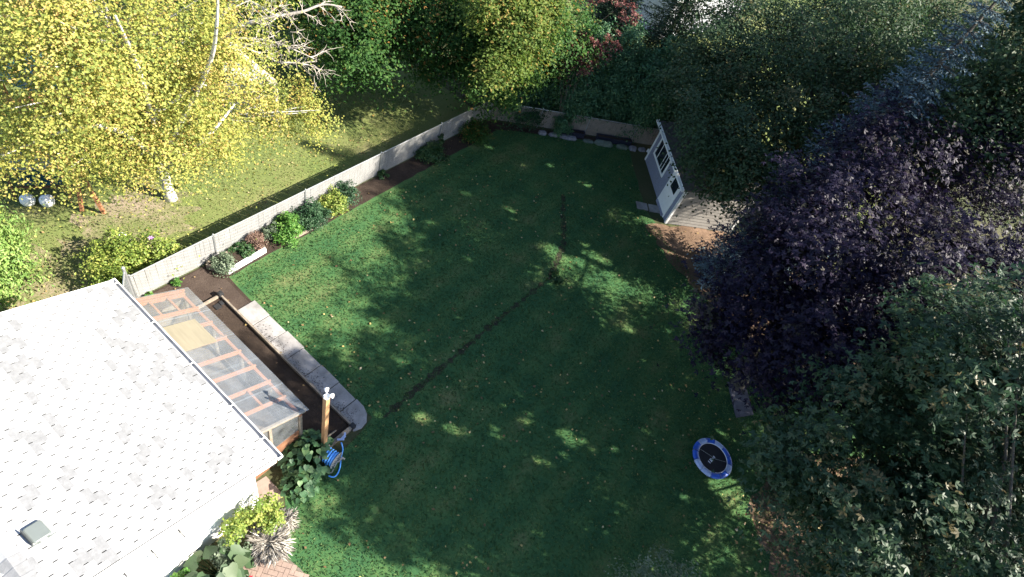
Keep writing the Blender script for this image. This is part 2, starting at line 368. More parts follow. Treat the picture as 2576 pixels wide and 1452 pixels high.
def limbs(mb, rng, base, top, tr, targets, n=6, start=0.3, bend=0.15):
    """tapered limbs from the trunk line to the clump centres"""
    base = Vector(base); top = Vector(top)
    for q in targets:
        q = Vector(q); f = max(start, min(0.95, (q.z * 0.62 - base.z) / max(0.1, top.z - base.z)))
        a = base.lerp(top, f); r0 = max(0.015, tr * (1 - f * 0.85) * 0.5)
        mid = a.lerp(q, 0.5) + Vector((rng.normal(0, bend), rng.normal(0, bend), abs(rng.normal(0, bend)) + 0.1))
        pts = [a, a.lerp(mid, 0.5) + Vector((0, 0, 0.05)), mid, mid.lerp(q, 0.6), q]
        mb.tube(pts, [r0, r0 * 0.8, r0 * 0.55, r0 * 0.35, r0 * 0.12], n, cap=False)
SUN_GAPS = [(1290,525,.30),(1300,550,.2),(1410,585,.2),(1430,590,.2),(1395,625,.4),(1430,655,.42),(1470,660,.35),(1500,640,.36),(1530,655,.3),(1565,712,.36),(1540,690,.3),(1480,615,.22),(1640,610,.3),(1690,628,.36),(1730,640,.3),(1680,570,.22),
        (1460,845,.22),(1505,845,.26),(1590,825,.2),(1605,835,.15),(1070,1050,.30),(1150,1080,.28),(1180,1085,.18),(1250,1075,.2),(1258,1095,.2),(1330,1060,.22),(1345,1040,.2),(1320,995,.13),(1278,1020,.16),(1435,1095,.3),(1445,1110,.25),(1480,1110,.17),(1430,1145,.18),(1555,1130,.18),(1500,1130,.15),
        (1850,1235,.55),(1825,1215,.35),(1880,1275,.45),(1865,1255,.4),(1730,1250,.18),(1640,1085,.16),(1690,830,.16),(1630,905,.14),(1740,1370,.14),(740,842,.3),(775,845,.2),(795,600,.28),(820,605,.2),(900,595,.22),(885,600,.2),(860,870,.17),(1090,560,.2),(1182,487,.24),(1000,555,.18),(1060,590,.18),
        (1240,370,.2),(1490,465,.24),(1470,460,.18),(1392,415,.22),(1325,415,.18),(1640,555,.3),(1760,600,.3),(930,765,.16),(1020,910,.15),(960,1040,.2),(1640,1145,.14),(1170,800,.14),(1010,700,.13),(1385,1165,.2),(1365,1160,.2),(1830,1090,.16),(1700,970,.13)]
GP = np.array([[*W(u, v, .1)] for u, v, r in SUN_GAPS]); GR = np.array([r for u, v, r in SUN_GAPS]); SD = np.array(sdir)
def open_sun_gaps(P, x, y, rng):  # clears leaves along the sun's rays so light spots fall on the lawn
    keep = np.ones(len(P), bool); Q = P + np.array([x, y, 0]); jit = rng.normal(0, .075, len(P))
    for g_, r_ in zip(GP, GR):
        d = Q - g_; al = d @ SD; pr = d - al[:, None] * SD
        keep &= ~((np.linalg.norm(pr, axis=1) + jit < r_ * .86) & (al > 0))
    return keep
def tree(name, label, cat, x, y, top, lobes, mat, nclump, per, sig, leaf, seed, trunk_r=0.16, bark='darkbark', droop=0.0,
         inner=0.45, lean=(0, 0), nlimb=26, aspect=0.62, group=None, tintbias=0.0, zmin=0.5, shape='kite', sun_cut=None):
    """trunk and limbs, and a crown of leaves; lobes are relative to the foot"""
    rng = np.random.default_rng(seed)
    e = empty(name, (x, y, 0), label=label, cat=cat, group=group)
    P, nr, c, ct = crown_leaves(rng, lobes, nclump, per, sig, droop, inner, zmin)
    if sun_cut:   # leaves dropped past a line so sun reaches the lawn below
        ok = (P[:, 0] + x) * sun_cut[0] + (P[:, 1] + y) * sun_cut[1] > sun_cut[2] + rng.normal(0, .12, len(P)); P = P[ok]; nr = nr[ok]; ct = ct[ok]
        c = c[(c[:, 0] + x) * sun_cut[0] + (c[:, 1] + y) * sun_cut[1] > sun_cut[2]]
    ok = open_sun_gaps(P, x, y, rng); P = P[ok]; nr = nr[ok]; ct = ct[ok]
    t = np.clip(0.42 + tintbias + ct + rng.normal(0, 0.22, len(P)), 0, 1)
    leafmesh('crown', P, leaf, nr, rng, mat, e, aspect, tint=t, shape=shape)
    mb = MB(); tp = Vector((lean[0], lean[1], top * .74))
    pts = [Vector((0, 0, -0.1)).lerp(tp, f) + Vector((0.08 * math.sin(f * 6 + seed), 0.08 * math.cos(f * 5 + seed), 0)) * min(1, f * 4) for f in (0, .05, .15, .3, .45, .6, .75, .9, 1)]
    mb.tube(pts, [trunk_r * q for q in (1.5, 1.15, 1, .9, .75, .6, .42, .22, .08)], 9)
    sel = c[rng.choice(len(c), min(nlimb, len(c)), replace=False)]
    limbs(mb, rng, (0, 0, 0), tp, trunk_r * 1.2, sel)
    mb.build('trunk', M[bark], e, smooth=True)
    return e
def shrub(name, label, x, y, r, h, mat, n, leaf, seed, cat='shrub', aspect=0.6, group=None, up=0.7, lobes=None, stems=7, sprays=False):
    rng = np.random.default_rng(seed)
    e = empty(name, (x, y, 0), label=label, cat=cat, group=group)
    if lobes is None: lobes = [(0, 0, h * 0.5, r * 0.85, r * 0.85, h * 0.5)] + [(r * 0.45 * math.cos(a), r * 0.45 * math.sin(a), h * rng.uniform(0.3, 0.6), r * 0.55, r * 0.55, h * 0.4) for a in rng.uniform(0, 6.28, 3)]
    P, nr, c, ct = crown_leaves(rng, lobes, max(12, n // 30), 30, r * 0.13, 0, 0.35, 0.02)
    ax = None
    if sprays:
        ax = unit((P - np.array([0, 0, 0])) * np.array([1, 1, 0])) * 0.6 + np.array([0, 0, 1.0]) + rng.normal(size=P.shape) * 0.35
        nr = unit(P * np.array([1, 1, 0.2])) + rng.normal(size=P.shape) * 0.5
    leafmesh('foliage', P, leaf, nr, rng, mat, e, aspect, axis=ax, tint=np.clip(0.45 + ct + rng.normal(0, 0.24, len(P)), 0, 1))
    mb = MB()
    for k in range(stems):
        q = c[rng.integers(len(c))]
        mb.tube([(rng.normal(0, .05), rng.normal(0, .05), 0), (q[0] * .4, q[1] * .4, q[2] * .55), tuple(q)], [0.018, 0.012, 0.004], 4, cap=False)
    mb.build('stems', M['bark'], e)
    return e
def spruce(name, label, x, y, H, R, mat, seed, z0=0.4, lean=(0, 0), dens=1.0, group=None, taper=0.8):
    """whorls of drooping boughs with side twigs, each twig clothed in needle tufts"""
    rng = np.random.default_rng(seed)
    e = empty(name, (x, y, 0), label=label, cat='spruce tree', group=group)
    mb = MB(); mb.tube([(0, 0, -0.1), (lean[0] * .5, lean[1] * .5, H * .5), (lean[0], lean[1], H)], [0.2, 0.12, 0.02], 8)
    C = []; A = []; Nn = []
    z = z0
    while z < H - 0.1:
        f = (z - z0) / (H - z0); Lb = R * (1 - f) ** taper + 0.12
        nb = int(7 + 4 * (1 - f))
        a0 = rng.uniform(0, 6.28)
        for k in range(nb):
            a = a0 + 2 * PI * k / nb + rng.normal(0, .12); ln = Lb * rng.uniform(0.75, 1.12)
            dr = np.array([math.cos(a), math.sin(a), 0]); sdv = np.array([-dr[1], dr[0], 0])
            o_ = np.array([lean[0] * z / H, lean[1] * z / H, z])
            tt = np.linspace(0.12, 1, max(4, int(ln / 0.13)))
            bend = -0.32 * tt + 0.22 * tt ** 2.5
            pts = o_ + dr * (tt * ln)[:, None] + np.array([0, 0, 1.0]) * (bend * ln)[:, None]
            mb.tube([tuple(o_)] + [tuple(p) for p in pts[::3]] , [0.03 * (1 - f) + .008] + [max(.004, 0.022 * (1 - q)) for q in tt[::3]], 4, cap=False)
            for i, p in enumerate(pts):
                tw = ln * 0.42 * (1 - tt[i] * 0.75) + 0.06
                m_ = max(2, int(tw / 0.045 * dens))
                for sgn in (-1, 1):
                    td = unit((dr * 0.75 + sdv * sgn * 0.8 + np.array([0, 0, -0.18 + rng.normal(0, .1)])))
                    q = np.linspace(0.1, 1, m_)[:, None]
                    C.append(p + td * tw * q + rng.normal(size=(m_, 3)) * 0.012)
                    A.append(td + rng.normal(size=(m_, 3)) * 0.45)
                    Nn.append(np.array([0, 0, 1.0]) + rng.normal(size=(m_, 3)) * 0.6)
        z += 0.26 + 0.26 * (1 - f)
    C = np.concatenate(C); A = np.concatenate(A); Nn = np.concatenate(Nn)
    ok = open_sun_gaps(C, x, y, rng); C = C[ok]; A = A[ok]; Nn = Nn[ok]
    leafmesh('crown', C, 0.12, Nn, rng, mat, e, 0.42, axis=A, tint=np.clip(0.5 + rng.normal(0, .25, len(C)), 0, 1))
    mb.build('trunk', M['darkbark'], e, smooth=True)
    return e

# ------------------------------------------------------------------ the ground
def sheet(name, pts, z, mat, jag=0.0, seed=1, step=0.35, **k):
    rnd = random.Random(seed); P = []
    n_ = len(pts)
    for i in range(n_):
        a = Vector(pts[i][:2]); b_ = Vector(pts[(i + 1) % n_][:2]); d = b_ - a; q = max(1, int(d.length / step)) if jag else 1
        nn = Vector((-d.y, d.x)).normalized()
        for j in range(q):
            p = a + d * (j / q)
            if jag and j: p += nn * rnd.uniform(-jag, jag)
            P.append((p.x, p.y, z))
    mb = MB(); mb.add(P, [tuple(range(len(P)))])
    return mb.build(name, mat, kind='structure', **k)
mb = MB(); mb.box(-300, -300, -0.5, 300, 300, 0.0); mb.build('ground', M['ground'], kind='structure')
XF = -11.95                                  # the long fence line
sheet('neighbour_lawn', [(-30, -1), (XF - .02, -1), (XF - .02, 19.4), (-13, 19.4), (-30, 19.4)], 0.004, M['dry'])
BK = lambda x: x + 31.3                      # the back fence line
sheet('lawn', [(-11.15, 6.0), (-10.0, 5.95), (-9.95, 6.05), (-4.7, 6.02), (-4.55, 5.3), (-4.6, 3.0), (-3.6, 2.3), (-2.7, 1.7), (-1.2, 0.2), (0, -3), (15, -3), (18, 12), (8, 19.5), (0.2, 19.2), (-2.4, 20.3), (-4.0, 21.0), (-6.9, 24.1), (-10.9, 19.75), (-11.2, 19.2)], 0.008, M['lawn'], 0.035, 3)
M['worn'] = groundmat('worn_pale_earth', [(0.40,(0.105,0.130,0.042)),(0.49,(0.15,0.145,0.070)),(0.57,(0.22,0.175,0.125)),(0.7,(0.28,0.225,0.18))], s1=0.8)
sheet('worn_earth', [(-15.0, 0.6), (-12.3, 1.0), (-12.2, 3.6), (-12.6, 5.4), (-14.0, 6.6), (-15.3, 7.2), (-16.4, 6.2), (-15.7, 4.6), (-14.9, 3.2)], 0.008, M['worn'], 0.5, 31, step=.14)
sheet('back_lawn', [(-30, 30), (-8, 26), (4, 30), (4, 70), (-30, 70)], 0.004, M['dry'])
sheet('soil_bed', [(XF + .02, 3.0), (-10.6, 3.0), (-10.6, 4.2), (-4.85, 4.2), (-4.85, 5.40), (-9.9, 5.40), (-9.9, 5.97), (-11.13, 6.02), (-11.18, 19.3), (-10.85, 19.7), (-6.9, 24.05), (-6.6, 24.7), (XF + .02, 19.3)], 0.012, M['soil'], 0.03, 5)
sheet('dusty_soil_patch', [(-11.85, 3.3), (-10.65, 4.0), (-10.68, 5.35), (-9.93, 5.45), (-9.95, 5.9), (-11.1, 5.9), (-11.3, 5.7), (-11.9, 5.65)], 0.016, M['paleSoil'], 0.05, 6)
sheet('bare_earth', [(-3.5, 20.1), (-1.2, 19.0), (1.0, 18.6), (3.5, 17.5), (7, 19), (9, 24), (2, 26), (-0.7, 23.3), (-3.0, 20.85)], 0.016, M['mulch'], 0.12, 8)
sheet('leaf_strewn_earth', [(5.2, 12.2), (9, 9), (14, 11), (12, 17), (7.5, 17), (5.4, 14.6)], 0.012, M['mulch'], 0.15, 9)
def strip(name, pts, w, z, mat, seed, **k):
    rnd = random.Random(seed); pts = [Vector(p) for p in pts]; Lft = []; Rgt = []
    for i in range(len(pts) - 1):
        d = pts[i + 1] - pts[i]; q = max(2, int(d.length / 0.12)); nn = Vector((-d.y, d.x)).normalized()
        for j in range(q):
            p = pts[i] + d * (j / q); w_ = w * rnd.uniform(0.12, 1.2)
            Lft.append(p + nn * w_ / 2 + nn * rnd.uniform(-.03, .03)); Rgt.append(p - nn * w_ / 2)
    V = []; Fc = []
    for a, b_ in zip(Lft, Rgt): V += [(a.x, a.y, z), (b_.x, b_.y, z)]
    for i in range(len(Lft) - 1): Fc.append((2*i, 2*i+1, 2*i+3, 2*i+2))
    mb = MB(); mb.add(V, Fc); return mb.build(name, mat, kind='structure', **k)
strip('soil_seam', [(-4.49, 6.25), (-4.50, 10.5), (-4.44, 14.5), (-5.1, 16.2), (-6.9, 18.6)], 0.24, 0.012, M['seam'], 4)
sheet('concrete_pad', [W(645,1213), W(669,1198), W(716,1248), W(690,1264), W(650,1300), W(600,1330)], 0.016, M['pad'])

# ------------------------------------------------------------------ grass, fallen leaves (beyond counting)
def inpoly(px, py, poly):
    r = np.zeros(len(px), bool); n_ = len(poly); j = n_ - 1
    for i in range(n_):
        xi, yi = poly[i][:2]; xj, yj = poly[j][:2]
        r ^= ((yi > py) != (yj > py)) & (px < (xj - xi) * (py - yi) / (yj - yi + 1e-12) + xi); j = i
    return r
LAWN = [(-11.1, 6.05), (-9.95, 6.1), (-4.6, 6.0), (-4.5, 3.2), (-3.5, 2.4), (-2.6, 1.8), (-1.1, 0.3), (6, -1), (12, 6), (9, 17), (0, 19), (-4.0, 20.9), (-6.9, 24.0), (-10.9, 19.7)]
NLAWN = [(-26, 0.5), (-12.1, 0.5), (-12.1, 15), (-14, 18), (-26, 18)]
def blades(name, poly, n, mat, seed, hgt, label=None):
    rng = np.random.default_rng(seed); P = np.array([p[:2] for p in poly], float)
    lo = P.min(0); hi = P.max(0)
    x = rng.uniform(lo[0], hi[0], n); y = rng.uniform(lo[1], hi[1], n); ok = inpoly(x, y, poly); x = x[ok]; y = y[ok]
    C = np.stack([x, y, np.full(len(x), hgt * 0.35)], 1)
    ax = np.stack([rng.normal(0, .7, len(x)), rng.normal(0, .7, len(x)), np.full(len(x), .55)], 1)
    return leafmesh(name, C, hgt, rng.normal(size=C.shape) + [0, 0, .6], rng, mat, None, 0.28, axis=ax, tint=np.clip(.5 + rng.normal(0, .3, len(x)), 0, 1))
blades('grass', LAWN, 190000, L['grass'], 11, 0.075)
blades('dry_grass', NLAWN, 45000, L['drygrass'], 12, 0.07)
def litter(name, poly, n, seed, size=0.075, z=0.035):
    rng = np.random.default_rng(seed); P = np.array([p[:2] for p in poly], float); lo = P.min(0); hi = P.max(0)
    x = rng.uniform(lo[0], hi[0], n); y = rng.uniform(lo[1], hi[1], n); ok = inpoly(x, y, poly); x = x[ok]; y = y[ok]
    dn = np.sin(x * 1.3 + seed) * np.sin(y * 1.1 + 2) + np.sin(x * .47 - y * .6 + seed); ok = rng.random(len(x)) < np.clip(.55 + .4 * dn, .12, 1); x = x[ok]; y = y[ok]
    C = np.stack([x, y, z + rng.random(len(x)) * 0.03], 1)
    return leafmesh(name, C, size, np.array([0, 0, 1.0]) + rng.normal(size=C.shape) * 0.35, rng, L['fallen'], None, 0.75, fold=0.1)
litter('fallen_leaves', LAWN, 3200, 21, 0.082)
litter('yellow_fallen_leaves', NLAWN, 3200, 22, 0.07)
litter('bed_leaf_litter', [(XF + .1, 3.4), (-4.9, 4.3), (-4.9, 5.4), (-11.2, 6), (-11.2, 19), (-7, 24), (-7.4, 24), (XF + .1, 18.9)], 420, 23, 0.07, 0.04)
litter('shed_leaf_litter', [(-4, 20.5), (0, 18.6), (4, 17.5), (6, 21), (0, 23)], 900, 24, 0.09, 0.04)
litter('leaf_litter_under_maple', [(5, 11), (9, 8), (13, 11), (11, 16), (6, 15)], 900, 25, 0.10, 0.04)

# ------------------------------------------------------------------ house
XL, XR, YE, ZE, PIT = -10.59, -4.52, 2.83, 2.92, R_(16.0)
YR = -1.32
ZR = ZE + (YE - YR) * math.tan(PIT)
house = empty('house', (-7.5, 0, 0), label='white house with pale grey shingle roof beside the greenhouse', cat='house')
HO = Vector((-7.5, 0, 0))
def hb(mb, name, mat, parent=None, **k):
    """build in place coordinates under the house"""
    o = mb.build(name, mat, parent or house, **k)
    if parent is None: o.matrix_parent_inverse = Matrix.Translation(-HO)
    return o
xw0, xw1, yw0, yw1 = -10.2, -4.86, -5.1, 2.48
mb = MB()
zt = lambda y: ZE - 0.14 + (YE - abs(y - YR) - YR if False else (YE - YR - abs(y - YR))) * math.tan(PIT)
gab = [(yw0, 0), (yw1, 0), (yw1, zt(yw1)), (YR, zt(YR)), (yw0, zt(yw0))]
vs_ = [(xw0, a, b_) for a, b_ in gab] + [(xw1, a, b_) for a, b_ in gab]
mb.add(vs_, [(4,3,2,1,0), (5,6,7,8,9), (0,1,6,5), (1,2,7,6), (2,3,8,7), (3,4,9,8), (4,0,5,9)])
hb(mb, 'wall', M['wallw'])
# roof deck, both slopes
mb = MB(); th = 0.10
YB = 2 * YR - YE
for y0, y1 in ((YE, YR), (YB, YR)):
    mb.add([(XL,y0,ZE-th),(XR,y0,ZE-th),(XR,y1,ZR-th),(XL,y1,ZR-th),(XL,y0,ZE-.012),(XR,y0,ZE-.012),(XR,y1,ZR-.012),(XL,y1,ZR-.012)],
           [(0,3,2,1),(4,5,6,7),(0,1,5,4),(1,2,6,5),(2,3,7,6),(3,0,4,7)])
roof = hb(mb, 'roof', M['deck'])
# fascia boards and drip edge on the rakes
for xx in (XL - 0.012, XR + 0.012):
    mb = MB()
    for y0 in (YE, YB): mb.obox((xx, y0, ZE - 0.085), (xx, YR, ZR - 0.085), 0.02, 0.17)
    hb(mb, 'rake_board', M['white'])
# shingles: courses of tabs on the garden slope
EXPO = 0.146; TABW = 0.305
slope = (YE - YR) / math.cos(PIT)
sl = Vector((0, -math.cos(PIT), math.sin(PIT))); nrm_ = Vector((0, math.sin(PIT), math.cos(PIT)))
def tabmesh(w, name, mat):
    mb = MB(); g_ = 0.010; L2 = EXPO + 0.07
    a = [(-w/2+g_, 0, 0), (w/2-g_, 0, 0), (w/2-g_, L2, 0), (-w/2+g_, L2, 0)]
    lo = [Vector((p[0], 0, 0)) + sl * (p[1]) for p in a]
    th0, th1 = 0.010, 0.0035
    up = [lo[0] + nrm_ * th0, lo[1] + nrm_ * th0, lo[2] + nrm_ * th1, lo[3] + nrm_ * th1]
    mb.add(lo + up, [(0,3,2,1),(4,5,6,7),(0,1,5,4),(1,2,6,5),(2,3,7,6),(3,0,4,7)])
    return mb.mesh(name, mat)
rnd = random.Random(7)
tabs = []
ncourse = int(slope / EXPO)
runs = {}
for c in range(ncourse):
    off = (c % 2) * TABW / 2 + (c % 3) * 0.012
    x = XL + 0.004 - off
    while x < XR:
        a = max(x, XL + 0.004); b_ = min(x + TABW, XR - 0.004); x += TABW
        if b_ - a < 0.05: continue
        q = rnd.random(); key = (c, int((x + 40) / TABW))
        mk = 'shC' if q < 0.10 else ('shB' if q < 0.34 else 'shA')
        if runs.get((c - 1, key[1])) == 'shC' and rnd.random() < 0.35: mk = 'shC'
        runs[key] = mk
        tabs.append((c, (a + b_) / 2, b_ - a, mk))
base = Vector((0, YE + 0.03, ZE)) - sl * 0.0
def tabpos(c, xc): return Vector((xc, 0, 0)) + base + sl * (c * EXPO) + nrm_ * (0.001 + 0.0015 * ((c * 7) % 3) * 0.3)
dist = lambda t: (tabpos(t[0], t[1]) - Vector((0, 0, HCAM))).length
def inframe(p):
    d = RM.T @ (np.array(p) - np.array([0, 0, HCAM])); u = 1287.5 + F * d[0] / -d[2]; v = 726 - F * d[1] / -d[2]
    return -30 < u < 2605 and -30 < v < 1482
full = [t for t in tabs if abs(t[2] - TABW) < 0.01 and inframe(tabpos(t[0], t[1]))]
full.sort(key=dist); near = full[:300]; nears = set(map(id, near))
meshes = {k: tabmesh(TABW, 'shingle', M[k]) for k in ('shA', 'shB', 'shC')}
for t in near:
    o = link('shingle', meshes[t[3]], roof, tabpos(t[0], t[1]), (0, 0, rnd.gauss(0, 0.004)))
rest = MB(); mi = {'shA': 0, 'shB': 1, 'shC': 2}
for t in tabs:
    if id(t) in nears: continue
    w = t[2]; g_ = 0.010; p0 = tabpos(t[0], t[1]); L2 = EXPO + 0.07
    lo = [p0 + Vector((sx * (w / 2 - g_), 0, 0)) + sl * q for sx, q in ((-1, 0), (1, 0), (1, L2), (-1, L2))]
    up = [lo[0] + nrm_ * .010, lo[1] + nrm_ * .010, lo[2] + nrm_ * .0035, lo[3] + nrm_ * .0035]
    rest.add(lo + up, [(0,3,2,1),(4,5,6,7),(0,1,5,4),(1,2,6,5),(2,3,7,6),(3,0,4,7)], mi[t[3]])
# street slope
sl2 = Vector((0, math.cos(PIT), math.sin(PIT))); n2 = Vector((0, -math.sin(PIT), math.cos(PIT)))
for c in range(ncourse):
    x = XL + 0.004 - (c % 2) * TABW / 2
    while x < XR:
        a = max(x, XL + 0.004); b_ = min(x + TABW, XR - 0.004); x += TABW
        if b_ - a < 0.05: continue
        p0 = Vector(((a + b_) / 2, YB - 0.03, ZE)) + sl2 * (c * EXPO) + n2 * .001; w = b_ - a
        lo = [p0 + Vector((sx * (w / 2 - .007), 0, 0)) + sl2 * q for sx, q in ((1, 0), (-1, 0), (-1, EXPO + .07), (1, EXPO + .07))]
        up = [lo[0] + n2 * .010, lo[1] + n2 * .010, lo[2] + n2 * .0035, lo[3] + n2 * .0035]
        q = rnd.random(); rest.add(lo + up, [(0,3,2,1),(4,5,6,7),(0,1,5,4),(1,2,6,5),(2,3,7,6),(3,0,4,7)], 2 if q < .12 else (1 if q < .35 else 0))
o = rest.build('shingle_field', [M['shA'], M['shB'], M['shC']], roof); o['kind'] = 'stuff'
# ridge caps, lapped
x = XL
k = 0
cap_m = []
for mk in ('shA', 'shB', 'shC'):
    mb = MB(); wv = 0.17
    prof = [(wv, -wv * math.tan(PIT)), (wv * .4, -wv * .4 * math.tan(PIT) + .004), (0, .012), (-wv * .4, -wv * .4 * math.tan(PIT) + .004), (-wv, -wv * math.tan(PIT))]
    V = []; 
    for xx, dz in ((0, .016), (0.30, .004)):
        for (py, pz) in prof: V.append((xx, py, pz + dz))
        for (py, pz) in prof: V.append((xx, py, pz + dz - .010))
    Fc = []
    for i in range(4): Fc += [(i, i+1, 11+i, 10+i), (5+i, 15+i, 16+i, 6+i), (i, 5+i, 6+i, i+1)]
    mb.add(V, Fc); cap_m.append(mb.mesh('ridge_cap', M[mk]))
while x < XR - 0.1:
    q = rnd.random()
    link('ridge_cap', cap_m[2 if q < .2 else (1 if q < .5 else 0)], roof, (x, YR, ZR + 0.006), (0, 0, rnd.gauss(0, .006)))
    x += 0.2
# box vent: a hood on a flange
pv = Vector((-5.72, -0.86, 0)); pv.z = ZE + (YE - pv.y) * math.tan(PIT)
vent = empty('roof_vent', pv); vent.parent = house; vent.matrix_parent_inverse = Matrix.Translation(-HO); vent.rotation_euler = (-PIT, 0, R_(4)); vent.scale = (.82, .82, .7)
mb = MB(); mb.box(-.22, -.20, .012, .22, .24, .02); mb.build('flange', M['vent'], vent)
mb = MB(); mb.box(-.15, -.12, .02, .15, .12, .10); mb.build('throat', M['ventdark'], vent)
mb = MB()
ring = lambda hx, hy, r, n_=5: [(sx * (hx - r) + r * math.cos(a), sy * (hy - r) + r * math.sin(a)) for sx, sy, a0 in ((1,1,0),(-1,1,PI/2),(-1,-1,PI),(1,-1,1.5*PI)) for a in [a0 + PI/2 * i / (n_-1) for i in range(n_)]]
A_ = ring(.205, .165, .05); B_ = ring(.185, .145, .05); nA = len(A_)
V = [(a, b_, .085) for a, b_ in A_] + [(a, b_, .115) for a, b_ in A_] + [(a, b_, .128) for a, b_ in B_]
mb.add(V, [tuple(reversed(range(nA))), tuple(range(2*nA, 3*nA))] + [(k_*nA+i, k_*nA+(i+1)%nA, (k_+1)*nA+(i+1)%nA, (k_+1)*nA+i) for k_ in (0,1) for i in range(nA)])
mb.build('hood', M['vent'], vent)
mb = MB(); mb.obox((-.19, -.19, .10), (.19, -.19, .10), .02, .16); mb.build('vent_skirt', M['ventdark'], vent)
# gutter: open trough with straps
mb = MB(); gy, gz = YE + 0.035, ZE - 0.02; gw, gh = 0.085, 0.075
pr = [(gy, gz), (gy, gz - gh), (gy + gw, gz - gh), (gy + gw, gz + .005), (gy + gw + .022, gz + .005), (gy + gw + .022, gz - gh - .012), (gy - .012, gz - gh - .012), (gy - .012, gz)]
n_ = len(pr); V = [(XL - .03, a, b_) for a, b_ in pr] + [(XR + .03, a, b_) for a, b_ in pr]
mb.add(V, [(i, (i+1) % n_, n_+(i+1) % n_, n_+i) for i in (3,4,5,6,7)], 0); mb.add(V, [(i, i+1, n_+i+1, n_+i) for i in (0,1,2)], 1)
for xx in (XL - .03, XR + .03): mb.box(xx - .008, gy - .012, gz - gh - .012, xx + .008, gy + gw + .022, gz + .006, 0)
gut = hb(mb, 'gutter', [M['white'], M['gut_in']])
for f in (0.02, 0.26, 0.50, 0.735, 0.91):
    xx = XL + (XR - XL) * f
    mb = MB(); mb.box(xx - .012, gy - .01, gz + .006, xx + .012, gy + gw + .02, gz + .012); mb.build('gutter_strap', M['white'], gut)
# made-up brackets standing in for grey shadow marks on the gable wall
for (yy, zz) in ((0.75, 2.25), (0.20, 2.3), (-0.35, 2.2)):
    mb = MB(); mb.obox((xw1 + .002, yy, zz - .22), (xw1 + .002, yy, zz), .03, .02); mb.obox((xw1, yy, zz - .02), (xw1 + .22, yy, zz), .022, .022)
    mb.obox((xw1 + .2, yy, zz), (xw1 + .2, yy, zz - .10), .02, .02)
    hb(mb, 'shadow_mark_bracket', M['darkwire'])

# ------------------------------------------------------------------ greenhouse (lean-to)
gx0, gx1 = -10.02, -5.42
yt, zt_ = 2.98, 2.52; yb, zb = 4.36, 1.84
gl = lambda y: zt_ + (zb - zt_) * (y - yt) / (yb - yt)
ghE = empty('greenhouse', (gx0, yb, 0), label='lean-to greenhouse with orange timber rafters under clear corrugated sheets', cat='greenhouse')
GI = Matrix.Translation(-Vector((gx0, yb, 0)))
def gb(mb, name, mat, parent=None, **k):
    o = mb.build(name, mat, parent or ghE, **k)
    if parent is None: o.matrix_parent_inverse = GI
    return o
yp = 4.12
for i in range(9):
    xx = gx0 + (gx1 - gx0) * i / 8
    mb = MB(); mb.obox((xx, yt, gl(yt) - .085), (xx, yp + (.18 if i == 8 else 0.04), gl(yp + (.18 if i == 8 else 0.04)) - .085), .045, .12)
    gb(mb, 'rafter', M['timber'] if i != 8 else M['oldwood'])
mb = MB(); mb.obox((gx0 - .12, yt, gl(yt) - .08), (gx0 - .12, yp + .1, gl(yp + .1) - .08), .05, .12); gb(mb, 'rafter', M['timber'])
mb = MB(); mb.obox((gx0 - .14, yp + .02, gl(yp) - .19), (gx1 + .03, yp + .02, gl(yp) - .19), .07, .09); gb(mb, 'front_plate', M['timber'])
for (xi, f0, f1) in ((0, .28, 0), (0, .66, 0), (6, .5, 0)):
    xx0 = gx0 + (gx1 - gx0) * xi / 8 + .025; xx1 = gx0 + (gx1 - gx0) * (xi + 1) / 8 - .025; y_ = yt + (yp - yt) * f0
    mb = MB(); mb.obox((xx0, y_, gl(y_) - .06), (xx1, y_, gl(y_) - .06), .05, .07); gb(mb, 'nogging', M['timber'])
# corrugated sheets, each lapped over the next
nsh = 5; xs0 = gx0 - .16; xs1 = gx1 + .07; wS = (xs1 - xs0) / nsh
for i in range(nsh):
    a = xs0 + wS * i - (.04 if i else 0); b_ = xs0 + wS * (i + 1); nx = 44; V = []; Fc = []; dz = .004 * (i % 2)
    ys = (yt - .03, (yt + yb) / 2, yb)
    for j in range(nx + 1):
        xx = a + (b_ - a) * j / nx
        for y_ in ys: V.append((xx, y_, gl(y_) + .006 + dz + .0022 * math.sin(xx * 2 * PI / .076)))
    for j in range(nx):
        for q in range(2): Fc.append((3*j+q, 3*j+3+q, 3*j+4+q, 3*j+1+q))
    mb = MB(); mb.add(V, Fc); gb(mb, 'roof_sheet', M['sheet'], smooth=True)
# front and end walls: posts, sills, glazing
for xx in [gx0 + (gx1 - gx0) * f for f in (0, .25, .5, .75, 1)]:
    mb = MB(); mb.box(xx - .04, yp - .02, 0, xx + .04, yp + .06, gl(yp) - .236); gb(mb, 'post', M['oldwood'])
mb = MB(); mb.box(gx0 + .042, yp, 0.0, gx1 - .042, yp + .035, .42); gb(mb, 'base_board', M['oldwood'])
for i in range(4):
    a = gx0 + (gx1 - gx0) * i / 4 + .045; b_ = gx0 + (gx1 - gx0) * (i + 1) / 4 - .045
    mb = MB(); mb.box(a, yp + .012, .425, b_, yp + .02, gl(yp) - .24); gb(mb, 'front_pane', M['sheet'])
for y_ in (2.62, 3.3): 
    mb = MB(); mb.box(gx1 - .035, y_ - .035, 0, gx1 + .035, y_ + .035, gl(y_) - .15); gb(mb, 'post', M['oldwood'])
for (ya, yb_) in ((2.66, 3.26), (3.34, 4.09)):
    mb = MB(); mb.box(gx1 - .012, ya, .0, gx1 + .012, yb_, .95); gb(mb, 'end_board', M['brownwood'])
    mb = MB(); mb.add([(gx1, ya, .955), (gx1, yb_, .955), (gx1, yb_, gl(yb_) - .15), (gx1, ya, gl(ya) - .15)], [(0,1,2,3)]); gb(mb, 'end_pane', M['sheet'])
mb = MB(); mb.box(gx0 - .01, 2.66, 0, gx0 + .02, 4.09, 1.7); gb(mb, 'end_board', M['oldwood'])
